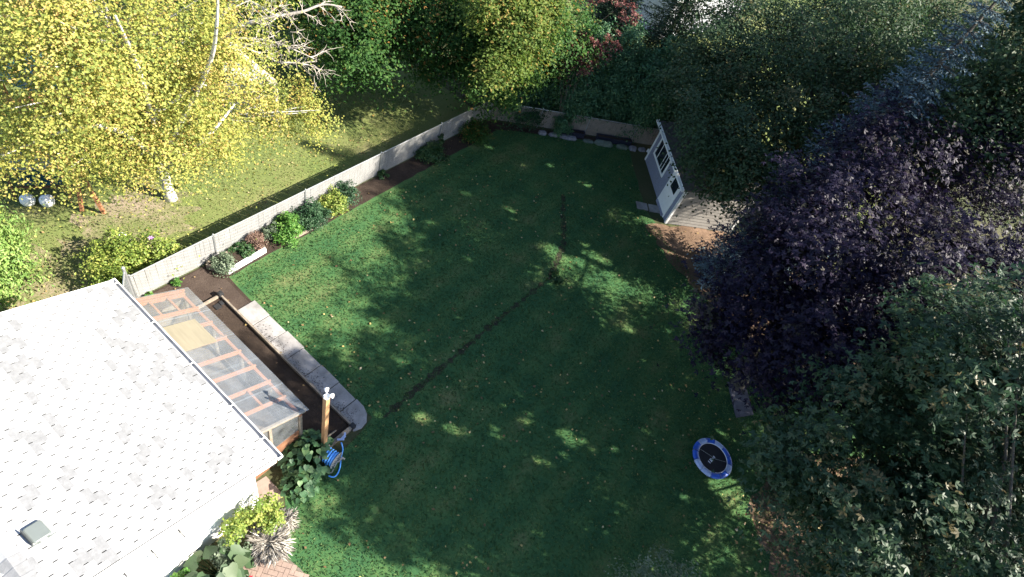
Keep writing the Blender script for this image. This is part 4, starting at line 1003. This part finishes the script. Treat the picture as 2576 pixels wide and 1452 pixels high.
mb = MB(); mb.obox((-.7, .27, .75), (.7, .27, .75), .05, .42); mb.build('backrest', M['teal'], sw, bevel=.02)
mb = MB(); mb.obox((-.75, -.3, .40), (.75, -.3, .40), .07, .07); mb.build('seat_rail', M['brownwood'], sw)
sw.scale = (.82, .85, .76)
for x, y, lb in ((*W(70, 505, .15)[:2], 'white round pouffe, the one farther left below the garden swing'), (*W(119, 507, .15)[:2], 'white round pouffe, the one nearer the lawn below the garden swing')):
    mb = MB(); V = []; Fc = []; pr = [(.10, .0), (.17, .06), (.20, .17), (.18, .28), (.11, .34), (.0, .35)]; q = len(pr)
    for i in range(16):
        for r_, z_ in pr: V.append((r_ * math.cos(2*PI*i/16), r_ * math.sin(2*PI*i/16), z_))
    for i in range(16):
        for j in range(q - 1): Fc.append((q*i+j, q*((i+1)%16)+j, q*((i+1)%16)+j+1, q*i+j+1))
    mb.add(V, Fc); o = mb.build('pouffe', M['white'], smooth=True, label=lb, cat='pouffe', group='pouffes below the garden swing'); o.location = (x, y, 0)
ss = empty('wooden_swing_set', (-15.40, 4.70, 0), label='orange timber swing frame standing under the birch', cat='swing set')
f2 = Vector((-1.9, 1.9, 0))
for b0 in (Vector((0, 0, 0)), f2):
    for s_ in (-1, 1):
        mb = MB(); sd2 = Vector((-.7071, -.7071, 0)) * .6; mb.obox(b0 + (sd2 if s_ > 0 else Vector((0,0,0))), b0 + sd2 * .5 + Vector((0, 0, 2.1)), .09, .09); mb.build('leg', M['timber'], ss)
mb = MB(); mb.obox(sd2 * .5 + Vector((0,0,2.14)), f2 + sd2 * .5 + Vector((0,0,2.14)), .09, .10); mb.build('top_beam', M['timber'], ss)
for f in (.4, .6):
    mb = MB(); q = f2 * f + sd2 * .5; mb.tube([q + Vector((0,0,2.1)), q + Vector((0,0,.5))], .008, 5); mb.build('rope', M['reelgrey'], ss)
mb = MB(); q0 = f2 * .4 + sd2 * .5; q1 = f2 * .6 + sd2 * .5; mb.obox(q0 + Vector((0,0,.48)), q1 + Vector((0,0,.48)), .2, .03); mb.build('swing_board', M['brownwood'], ss)
ph = empty('playhouse', (-19.6, 5.6, 0), R_(30), label='timber play tower with teal roof half hidden behind the birch', cat='playhouse')
for x in (-.7, .7):
    for y in (-.7, .7): 
        mb = MB(); mb.box(x - .05, y - .05, 0, x + .05, y + .05, 2.2); mb.build('post', M['timber'], ph)
mb = MB(); mb.box(-.75, -.75, .95, .75, .75, 1.02); mb.build('platform', M['timber'], ph)
mb = MB(); mb.add([(-.9,-.9,2.2),(.9,-.9,2.2),(.9,.9,2.2),(-.9,.9,2.2),(0,0,2.95)], [(0,1,4),(1,2,4),(2,3,4),(3,0,4),(3,2,1,0)]); mb.build('roof', M['teal'], ph)
for k in range(5):
    mb = MB(); mb.box(-.70 + .29 * k, -.73, 1.03, -.50 + .29 * k, -.70, 1.6); mb.build('rail_board', M['timber'], ph)
mb = MB(); mb.obox((0, .75, 1.0), (0, 2.3, .1), .5, .04); mb.build('slide', M['teal'], ph)
cb = empty('storage_cabinet', (-17.4, 11.2, 0), R_(35), label='pale grey storage cabinet behind the right lobe of the birch', cat='cabinet')
mb = MB(); mb.box(-.55, -.35, 0, .55, .35, 1.75); mb.build('body', M['cabinet'], cb, bevel=.01)
for x in (-.27, .27):
    mb = MB(); mb.box(x - .255, -.372, .05, x + .255, -.352, 1.70); d_ = mb.build('door', M['cabinet'], cb); mb = MB(); mb.box(x - .02 if x > 0 else x + .0, -.39, .8, x + .0 if x > 0 else x + .02, -.373, 1.0); mb.build('handle', M['darkwire'], d_)
mb = MB(); mb.add([(-.62,-.42,1.755),(.62,-.42,1.755),(.62,.42,1.755),(-.62,.42,1.755),(-.62,0,1.95),(.62,0,1.95)], [(0,1,5,4),(2,3,4,5),(0,4,3),(1,2,5),(3,2,1,0)]); mb.build('lid', M['cabinet'], cb)
boulder('white_stone', 'single white stone lying on the dry neighbouring lawn', -14.33, 4.61, .26, .18, .09, .3, M['white'], 80)
mb = MB()
for k in range(6):
    a = 2*PI*k/6; mb.add([(0,0,.02),(.05*math.cos(a-.35),.05*math.sin(a-.35),.04),(.09*math.cos(a),.09*math.sin(a),.03),(.05*math.cos(a+.35),.05*math.sin(a+.35),.04)], [(0,1,2,3)])
mb.tube([(0,0,0),(0,0,.03)], .012, 6)
o = mb.build('fallen_flower', M['lilac'], label='pale pink flower above the golden bush by the fence', cat='flower'); o.location = (*W(407, 605, 1.0)[:2], 1.0)
o.location = (-12.75, 4.8, 1.16)
# far right top: pale building beyond the trees
nb_ = empty('outbuilding', (-11.0, 36.5, 0), R_(-14), label='pale building with white edged roof beyond the back hedge', cat='building')
mb = MB(); mb.box(-3.2, -1.6, 0, .0, 6, 2.4); mb.build('wall', M['cabinet'], nb_)
mb = MB(); V = [(-3.4,-1.9,2.5),(.2,-1.9,2.5),(.2,6.2,2.5),(-3.4,6.2,2.5),(-1.6,-1.9,3.3),(-1.6,6.2,3.3)]; mb.add(V, [(0,4,5,3),(1,2,5,4),(0,1,4),(2,3,5),(3,2,1,0)]); mb.build('roof', M['paleroof'], nb_)
mb = MB(); mb.obox((.24,-1.95,2.5),(.24,6.2,2.5),.07,.14); mb.build('gutter', M['white'], nb_)

# ------------------------------------------------------------------ plants by the house
def heart(mat, name='leaf'):
    pts = [(0,-.06,0),(.28,-.16,.02),(.46,.06,.03),(.40,.36,.0),(.18,.66,-.05),(0,.92,-.12),(-.18,.66,-.05),(-.40,.36,0),(-.46,.06,.03),(-.28,-.16,.02)]
    mid = [(0,.1,-.05),(0,.4,-.05),(0,.68,-.08)]
    V = pts + mid; Fc = [(0,1,2,10),(10,2,3,11),(11,3,4,12),(12,4,5),(0,10,8,9),(10,11,7,8),(11,12,6,7),(12,5,6)]
    mb = MB(); mb.add(V, Fc); me = mb.mesh(name, mat, True)
    at = me.attributes.new('tint', 'FLOAT', 'FACE'); return me
def bigleaf_plant(name, label, x, y, r, h, n_, size, mat, seed, cat='plant', tmin=.1, tmax=.9):
    rnd = random.Random(seed); e = empty(name, (x, y, 0), label=label, cat=cat); ms = []
    for q in range(4):
        me = heart(mat); v_ = tmin + (tmax - tmin) * q / 3; me.attributes['tint'].data.foreach_set('value', [v_] * len(me.polygons)); ms.append(me)
    stm = MB()
    for k in range(n_):
        a = rnd.uniform(0, 2*PI); rr = r * math.sqrt(rnd.random()); z = h * (.25 + .75 * (1 - (rr / r) ** 2) * rnd.uniform(.55, 1.05))
        px, py = rr * math.cos(a), rr * math.sin(a); s_ = size * rnd.uniform(.7, 1.2)
        o = link('leaf', rnd.choice(ms), e, (px, py, z), (R_(rnd.uniform(-42, -8)), R_(rnd.uniform(-20, 20)), a - PI/2 + rnd.gauss(0, .5)), (s_, s_, s_))
        stm.tube([(px * .2, py * .2, 0), (px * .7, py * .7, z * .7), (px, py, z)], [.014, .011, .006], 4, cap=False)
    stm.build('stems', L['shrub'], e); return e
bigleaf_plant('broadleaf_bush', 'broad leaved green bush between the greenhouse and the hose reel', -4.98, 4.02, .66, .95, 150, .185, L['broad'], 91, 'shrub', .0, 1.0)
bigleaf_plant('broadleaf_bush', 'lower broad leaved bush at the lawn edge below the hose reel', -4.55, 3.45, .45, .55, 80, .17, L['broad'], 92, 'shrub', .0, .95)
bigleaf_plant('elephant_ear', 'large leaved plant against the sunlit white house wall', -4.15, 0.92, .60, 1.25, 40, .36, L['bigleaf'], 93)
bigleaf_plant('elephant_ear', 'large leaved plant at the bottom edge beside the brick path', -3.75, 0.55, .50, .95, 26, .33, L['bigleaf'], 94)
shrub('climbing_vine', 'yellow green vine spilling along the sunlit house wall', -4.42, 2.0, .5, 1.6, L['golden'], 2600, .075, 95, cat='vine', lobes=[(0,.1,1.3,.22,.55,.3),(-.1,-.35,1.1,.22,.3,.4),(.25,.35,.8,.25,.3,.4)])
shrub('flower_plant', 'pale green plant with rusty flower heads by the house wall', -4.25, 1.35, .38, 1.0, L['grey'], 1500, .08, 96, cat='plant')
shrub('yellow_green_plant', 'bright yellow green plant in the bottom corner by the house', -4.35, .25, .35, .8, L['shrublit'], 900, .09, 97, cat='plant')
# bleached ornamental grass
rng = np.random.default_rng(98)
og = empty('ornamental_grass', (-3.86, 2.05, 0), label='bleached white ornamental grass spilling over the path corner', cat='grass clump')
nB = 1500; a = rng.uniform(0, 6.28, nB); t_ = rng.random(nB); ln = rng.uniform(.35, .75, nB)
dr = np.stack([np.cos(a), np.sin(a), np.zeros(nB)], 1)
C = dr * (t_ * ln * .75)[:, None]; C[:, 2] = .05 + .5 * ln * np.sin(np.minimum(t_ * 2.4, 2.9)); C += rng.normal(size=C.shape) * .03
ax = dr * 1.0; ax[:, 2] = np.cos(t_ * 2.4) * .8
leafmesh('blades', C, .26, np.array([0,0,1.0]) + rng.normal(size=C.shape) * .5, rng, L['straw'], og, .10, axis=ax)
og2 = empty('ornamental_grass', (-4.05, 2.62, 0), label='smaller tuft of bleached grass beside the brown concrete pad', cat='grass clump')
C2 = C[:600] * .62; leafmesh('blades', C2, .2, np.array([0,0,1.0]) + rng.normal(size=C2.shape) * .5, rng, L['straw'], og2, .10, axis=ax[:600])
for (x, y, mt, lb, z_) in ((-3.52, 1.28, 'red', 'red flower beside the brick path', .42), (-3.50, 1.12, 'lilac', 'lilac flower just below the red one', .40)):
    e = empty('flower', (x, y, 0), label=lb, cat='flower')
    mb = MB(); mb.tube([(0,0,0),(.02,0,z_)], .006, 5); mb.build('stem', L['shrub'], e)
    mb = MB()
    for lay, (rr, zz) in enumerate(((.075, 0), (.05, .025))):
        for k in range(7):
            a = 2*PI*k/7 + lay*.4; mb.add([(0,0,z_+zz-.01),(rr*.6*math.cos(a-.4),rr*.6*math.sin(a-.4),z_+zz+.02),(rr*math.cos(a),rr*math.sin(a),z_+zz+.01),(rr*.6*math.cos(a+.4),rr*.6*math.sin(a+.4),z_+zz+.02)], [(0,1,2,3)])
    mb.build('petals', M[mt], e)
# brick path in herringbone, with an edge course
bp = empty('brick_path', (-2.9, 0.8, 0), kind='structure')
BI = Matrix.Translation(Vector((2.9, -0.8, 0)))
poly = [W(600, 1452), W(628, 1408), W(672, 1372), W(690, 1378), W(752, 1428), W(790, 1470), W(760, 1560), W(560, 1560)]
PL = [(p.x, p.y) for p in poly]
mb = MB(); mb.prism([(p[0], p[1]) for p in PL], 0, .022); o = mb.build('sand_bed', M['sand'], bp); o.matrix_parent_inverse = BI
bl, bw = .23, .115
mbk = MB(); mbk.box(-bl/2 + .004, -bw/2 + .004, .0, bl/2 - .004, bw/2 - .004, .05); bme = mbk.mesh('brick', M['brick'])
rnd = random.Random(5); cnt = 0
ang = R_(28); ca, sa = math.cos(ang), math.sin(ang); ctr = Vector((-3.2, 1.2, 0))
bl, bw = .23, .115
for i in range(-16, 17):
    for j in range(-16, 17):
        t_ = (i - j) % 4
        if t_ not in (0, 3) or cnt >= 200: continue
        u_, v_ = ((i + 1) * bw, (j + .5) * bw) if t_ == 0 else ((i + .5) * bw, (j + 1) * bw)
        X = ctr.x + ca * u_ - sa * v_; Y = ctr.y + sa * u_ + ca * v_
        if not inpoly(np.array([X]), np.array([Y]), PL)[0]: continue
        o = link('brick', bme, bp, (X, Y, .012 + rnd.uniform(-.004, .004)), (0, 0, ang + (PI/2 if t_ == 3 else 0) + rnd.gauss(0, .010))); o.matrix_parent_inverse = BI; cnt += 1

# ------------------------------------------------------------------ trees
def LB(tx, ty, *q):
    """crown lobes given by the place where the photo shows them, at their own height"""
    out_ = []
    for u, v, z, r1, r2, r3 in q:
        p = W(u, v, z); out_.append((p.x - tx, p.y - ty, z, r1, r2, r3))
    return out_
tree('birch_tree', 'large yellow leaved birch with white trunk in the neighbouring garden', 'birch tree', -14.9, 6.55, 10.5,
     LB(-14.9, 6.55, (370,215,5.2,2.2,2.2,1.7), (190,280,4.8,1.75,1.75,1.4), (70,190,6.0,2.2,2.2,1.8), (290,70,7.6,2.3,2.3,2.0), (490,150,6.2,1.5,1.5,1.3), (480,330,4.1,1.2,1.2,1.0), (735,262,4.2,1.1,1.05,.7), (745,245,4.4,.9,.9,.6), (690,285,4.0,.8,.8,.5), (645,225,4.7,.85,.85,.6), (650,240,4.6,.85,.85,.6), (150,335,4.4,1.0,1.0,.8), (350,405,3.4,.95,.95,.75), (560,50,7.0,1.5,1.5,1.3), (60,50,7.6,2.2,2.2,2.0), (15,350,4.4,.8,.8,.7), (800,290,3.9,.4,.4,.3), (560,300,4.4,.9,.9,.7), (590,360,3.4,.5,.5,.5)),
     L['birch'], 780, 116, .225, .076, 101, .15, 'birchbark', droop=.30, inner=.30, lean=(-.2, -.4), nlimb=130, tintbias=.03, zmin=1.7)
# the white stems that show between the birch leaves
birch = bpy.data.objects['birch_tree']; BO = Vector((-14.9, 6.55, 0))
for pts in ([(395,330,4.2),(368,240,5.7),(340,150,7.1),(312,90,8.0),(290,40,8.8)], [(420,420,2.8),(520,345,4.3),(590,262,5.0)], [(405,400,3.2),(480,260,5.4),(530,150,6.9),(545,60,8.2),(548,-20,9.0)], [(400,400,3.2),(300,330,4.8),(210,318,5.1),(120,345,4.9)], [(380,290,5.0),(480,225,5.8),(520,215,6.0)]):
    mb = MB(); q = smooth_pts([W(*p) - BO for p in pts], 4); mb.tube(q, [max(.012, .085 * (1 - .85 * i / len(q))) for i in range(len(q))], 7); mb.build('limb', M['birchbark'], birch, smooth=True)
tree('maple_tree', 'green maple with yellow tips behind the bare branches', 'maple tree', -16.6, 15.6, 7.4,
     [(0,0,4.6,3.2,3.0,2.6), (1.6,-1.2,3.6,2.0,2.0,1.8), (-1.6,1,4.4,2.4,2.4,2.2), (1.6,1.8,4.2,2.2,2.2,2.0)], L['maple'], 560, 80, .30, .13, 102, .16, tintbias=.0)
tree('maple_tree', 'broad yellow green maple above the corner of the two fences', 'maple tree', -13.6, 19.9, 7.6,
     [(0,0,4.2,3.4,3.0,2.8), (1.8,-1.0,3.0,2.0,1.8,1.8), (2.2,1.2,4.4,2.2,2.2,2.2), (-1.8,.2,4.0,2.2,2.2,2.2), (-.8,-1.6,2.6,1.8,1.6,1.4), (2.6,-.6,5.4,1.2,1.2,1.0)], L['maple'], 640, 84, .30, .13, 103, .17, tintbias=-.12)
tree('maple_tree', 'maple in sunlit leaf colours at the top edge between the green maples', 'maple tree', -11.6, 20.6, 7.4,
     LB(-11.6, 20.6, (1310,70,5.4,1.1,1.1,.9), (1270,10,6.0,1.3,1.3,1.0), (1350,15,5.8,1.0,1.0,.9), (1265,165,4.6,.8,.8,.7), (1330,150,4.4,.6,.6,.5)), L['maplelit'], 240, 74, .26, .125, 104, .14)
tree('maple_tree', 'far green maple behind the birch at the top edge', 'maple tree', -21.5, 14.0, 9.5,
     [(0,0,6,3.6,3.6,3.2), (2,-1.5,4.6,2.4,2.4,2.2)], L['maple'], 800, 42, .34, .14, 105, .18)
# bare dead tree
rng = np.random.default_rng(106)
dt = empty('dead_tree', (-16.2, 11.6, 0), label='bare dead tree with bleached branches behind the birch', cat='dead tree')
mb = MB(); DO = Vector((-16.2, 11.6, 0))
def lw(u, v, z): return W(u, v, z) - DO
fork = lw(560, 100, 4.2)
mb.tube([(0,0,-.1), (.1,-.1,2.0), fork], [.17, .13, .10], 8); mb.build('trunk', M['deadbark'], dt, smooth=True)
limbs_ = [[(560,100,4.2),(600,70,4.9),(650,52,5.3),(705,40,5.6),(760,30,5.9),(812,12,6.2),(860,18,6.3)], [(540,70,4.2),(590,0,5.4),(640,10,5.7),(690,38,5.75),(720,36,5.7)],
          [(560,100,4.2),(590,98,4.5),(640,98,4.7),(690,108,4.8),(735,124,4.85),(790,148,4.8)], [(560,100,4.2),(600,118,4.3),(650,104,4.5),(690,90,4.7)], [(705,160,3.6),(740,158,3.7),(785,168,3.6),(800,200,3.4)], [(560,100,4.2),(640,130,3.6),(705,160,3.6)]]
def twigs(mb, a, d, ln, r, depth, rng):
    n_ = 4; pts = [a]; p = Vector(a); dd = Vector(d)
    for i in range(n_):
        dd = (dd + Vector(rng.normal(0, .22, 3))).normalized(); p = p + dd * ln / n_; pts.append(p.copy())
        if depth and i >= 0:
            for _ in range(2):
                sd2_ = (dd + Vector(rng.normal(0, .75, 3))).normalized(); twigs(mb, p, sd2_, ln * rng.uniform(.35, .6), r * .55, depth - 1, rng)
    mb.tube(pts, [r * (1 - .75 * i / n_) for i in range(n_ + 1)], 5, cap=False)
for li, lm in enumerate(limbs_):
    pts = smooth_pts([lw(*q) for q in lm], 4); mb = MB(); r0 = (.085, .07, .05, .04, .03, .045)[li]
    mb.tube(pts, [max(.010, r0 * (1 - .8 * i / len(pts))) for i in range(len(pts))], 7)
    for i in range(4, len(pts), 3):
        d_ = (pts[min(i+1, len(pts)-1)] - pts[i-1]).normalized()
        for _ in range(2): twigs(mb, pts[i], (d_ + Vector(rng.normal(0, .6, 3))).normalized(), rng.uniform(.4, .9), .014, 1, rng)
    mb.build('limb', M['deadbark'], dt, smooth=True)
# cedars along the back fence
hedge_lb = ['dark cedar at the left end of the back hedge above the fence corner', 'dark cedar second from the fence corner', 'dark cedar behind the first dark gap', 'dark cedar behind the middle of the tan fence', 'dark cedar behind the second dark gap', 'dark cedar close to the shed roof', 'tall cedar behind the shed eave']
for k in range(7):
    t_ = .7 + k * 1.6; x, y = onback(t_, -1.12 - (k % 2) * .5); h = (4.0, 4.6, 5.0, 5.2, 5.0, 4.8, 5.2)[k]
    shrub('cedar_tree', hedge_lb[k], x, y, 1.15, h, L['cedar'], 15000, .13, 110 + k, cat='cedar', group='cedars behind the back fence', sprays=True, aspect=.45,
          lobes=[(0,0,h*.26,1.3,1.3,h*.27), (0,0,h*.5,1.1,1.1,h*.34), (0,0,h*.74,.75,.75,h*.28), (.5,-.5,h*.35,.9,.9,h*.25)])
shrub('red_bush', 'red leaved bush among the cedars at the hedge top', *onback(3.3, -.2), .7, 4.0, L['red'], 2600, .11, 120, lobes=[(0,0,3.7,.8,.8,.6), (.5,.6,4.4,.7,.7,.5), (-.7,.2,4.1,.6,.6,.5), (-.2,-.8,3.2,.5,.5,.5)])
shrub('red_bush', 'pinkish bush higher up behind the cedars', *onback(2.2, -2.6), .7, 5.2, L['red'], 1800, .11, 121, lobes=[(0,0,5.0,.7,.7,.5), (1.3,.9,5.3,.7,.7,.5), (2.6,1.6,5.2,.6,.6,.45)])
spruce('spruce_tree', 'dark spruce at the top edge behind the hedge', -8.6, 27.6, 8.0, 2.4, L['darkspruce'], 122)
spruce('spruce_tree', 'dark spruce at the top edge left of the pale building', -11.2, 26.6, 7.0, 2.6, L['darkspruce'], 145)
shrub('tall_bush', 'tall dull green bush between the hedge and the pale building', -6.6, 28.4, 1.8, 5.0, L['cedar'], 6000, .14, 146, lobes=[(0,0,2.4,1.8,1.6,2.2), (1.4,.6,2.2,1.4,1.4,2.0)])
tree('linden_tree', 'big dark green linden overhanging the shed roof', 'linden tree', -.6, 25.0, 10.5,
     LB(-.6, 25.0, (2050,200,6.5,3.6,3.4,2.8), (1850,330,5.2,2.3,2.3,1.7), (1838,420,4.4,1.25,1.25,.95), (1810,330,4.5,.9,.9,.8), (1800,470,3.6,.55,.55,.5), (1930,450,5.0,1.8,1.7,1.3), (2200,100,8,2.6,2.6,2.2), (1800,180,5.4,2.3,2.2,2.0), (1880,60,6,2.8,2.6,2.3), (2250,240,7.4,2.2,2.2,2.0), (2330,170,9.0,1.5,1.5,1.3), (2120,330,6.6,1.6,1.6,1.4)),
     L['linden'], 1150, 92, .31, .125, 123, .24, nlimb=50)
tree('linden_tree', 'dark green linden at the top edge right of the pale building', 'linden tree', -1.6, 33.5, 10.5,
     [(0,0,6.4,3.8,3.8,3.2), (2.4,.4,7,2.8,2.8,2.6), (-1.8,-.6,5,2.4,2.4,2.2)], L['linden'], 1000, 46, .36, .15, 124, .2)
tree('linden_tree', 'sun flecked linden in the top right behind the blue spruce', 'linden tree', 4.4, 31.0, 11.0,
     [(0,0,6.6,4.2,4.2,3.4), (3,.8,7,3,3,3), (-1,-1.5,8,3,3,2.6)], L['linden'], 1300, 46, .36, .15, 125, .2, tintbias=.1)
sp_ = W(1842, 655, 1.0)
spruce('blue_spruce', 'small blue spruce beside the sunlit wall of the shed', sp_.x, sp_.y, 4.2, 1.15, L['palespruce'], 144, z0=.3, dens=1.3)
tree('ash_tree', 'tall ash in the top right corner behind the blue spruce tip', 'ash tree', 4.0, 23.0, 14.6,
     [(0,0,11.4,2.5,2.5,2.6), (-1.2,-.8,9.2,2.0,2.0,1.8), (1.4,.8,9.6,2.4,2.4,2.2), (-.4,1.8,12.4,1.8,1.8,1.6)], L['linden'], 800, 60, .32, .14, 141, .22)
spruce('blue_spruce', 'tall silvery blue spruce rising between linden and purple maple', 1.0, 20.2, 13.2, 2.1, L['spruce'], 126, z0=1.6)
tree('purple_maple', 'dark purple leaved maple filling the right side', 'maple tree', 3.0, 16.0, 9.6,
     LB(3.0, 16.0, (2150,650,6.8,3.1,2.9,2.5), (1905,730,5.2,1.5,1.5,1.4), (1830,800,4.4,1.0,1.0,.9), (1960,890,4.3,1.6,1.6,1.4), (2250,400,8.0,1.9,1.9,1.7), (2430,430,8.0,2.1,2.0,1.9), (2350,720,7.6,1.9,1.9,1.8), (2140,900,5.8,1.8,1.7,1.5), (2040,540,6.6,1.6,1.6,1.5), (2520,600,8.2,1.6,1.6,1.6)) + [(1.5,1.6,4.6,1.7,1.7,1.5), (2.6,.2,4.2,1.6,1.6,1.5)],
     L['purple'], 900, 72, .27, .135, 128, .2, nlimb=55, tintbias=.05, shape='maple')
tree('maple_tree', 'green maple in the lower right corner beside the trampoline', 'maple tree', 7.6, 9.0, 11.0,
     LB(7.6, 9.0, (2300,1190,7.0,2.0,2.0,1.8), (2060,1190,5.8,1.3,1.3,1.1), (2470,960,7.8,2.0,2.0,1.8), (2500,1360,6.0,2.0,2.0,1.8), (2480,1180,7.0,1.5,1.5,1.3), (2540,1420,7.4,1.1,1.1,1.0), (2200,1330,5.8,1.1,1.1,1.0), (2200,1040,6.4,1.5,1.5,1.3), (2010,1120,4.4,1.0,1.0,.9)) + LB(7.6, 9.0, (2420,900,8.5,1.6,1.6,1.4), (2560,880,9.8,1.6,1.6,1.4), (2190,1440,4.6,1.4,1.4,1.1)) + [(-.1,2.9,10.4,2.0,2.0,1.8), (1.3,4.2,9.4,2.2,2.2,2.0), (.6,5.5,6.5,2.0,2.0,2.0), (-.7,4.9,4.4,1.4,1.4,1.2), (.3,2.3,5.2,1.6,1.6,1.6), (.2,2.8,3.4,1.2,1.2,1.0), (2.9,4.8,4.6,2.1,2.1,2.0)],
     L['grmaple'], 1100, 66, .24, .135, 129, .2, nlimb=60, shape='maple', sun_cut=(-.47, .883, 4.0))
tree('maple_tree', 'green maple at the right edge beside the purple maple', 'maple tree', 9.2, 16.4, 11.0,
     [(0,0,6.6,3.0,3.0,2.8), (-1.4,-1.0,4.6,2.0,2.0,1.8), (0,.5,9.4,2.4,2.4,2.2), (.6,4.2,6.4,2.6,2.6,2.4), (-.6,4.0,3.6,2.0,1.8,1.8)], L['grmaple'], 1350, 46, .30, .135, 130, .2)
shrub('lilac_bush', 'small leaved bush at the bottom edge of the lawn', 3.9, 7.6, 1.0, 2.6, L['grey'], 5200, .075, 131, lobes=[(0,0,1.5,.9,.9,.8), (.5,-.5,1.9,.9,.9,.7), (-.4,-.8,1.4,.8,.7,.7)])
shrub('low_bush', 'low flower flecked bush behind the trampoline', 6.2, 13.9, 1.0, 1.2, L['grmaple'], 3600, .10, 132)
shrub('yellow_bush', 'small golden leaved bush at the right corner of the shed', W(1868, 500, 1.5).x, W(1868, 500, 1.5).y, .45, 1.9, L['maplelit'], 900, .12, 133)
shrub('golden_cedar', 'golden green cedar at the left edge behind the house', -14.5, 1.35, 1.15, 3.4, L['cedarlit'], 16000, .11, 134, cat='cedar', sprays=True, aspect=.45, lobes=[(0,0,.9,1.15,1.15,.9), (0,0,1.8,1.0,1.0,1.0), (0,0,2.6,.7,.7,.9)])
shrub('golden_bush', 'golden green bush between house roof and white fence', -12.95, 4.15, 1.0, 1.25, L['golden'], 8200, .085, 135, lobes=[(-.1,-.3,.6,.85,.8,.6), (.2,.6,.65,.6,.7,.55), (-.5,.0,.5,.6,.6,.5), (.3,-.7,.5,.5,.5,.5)])
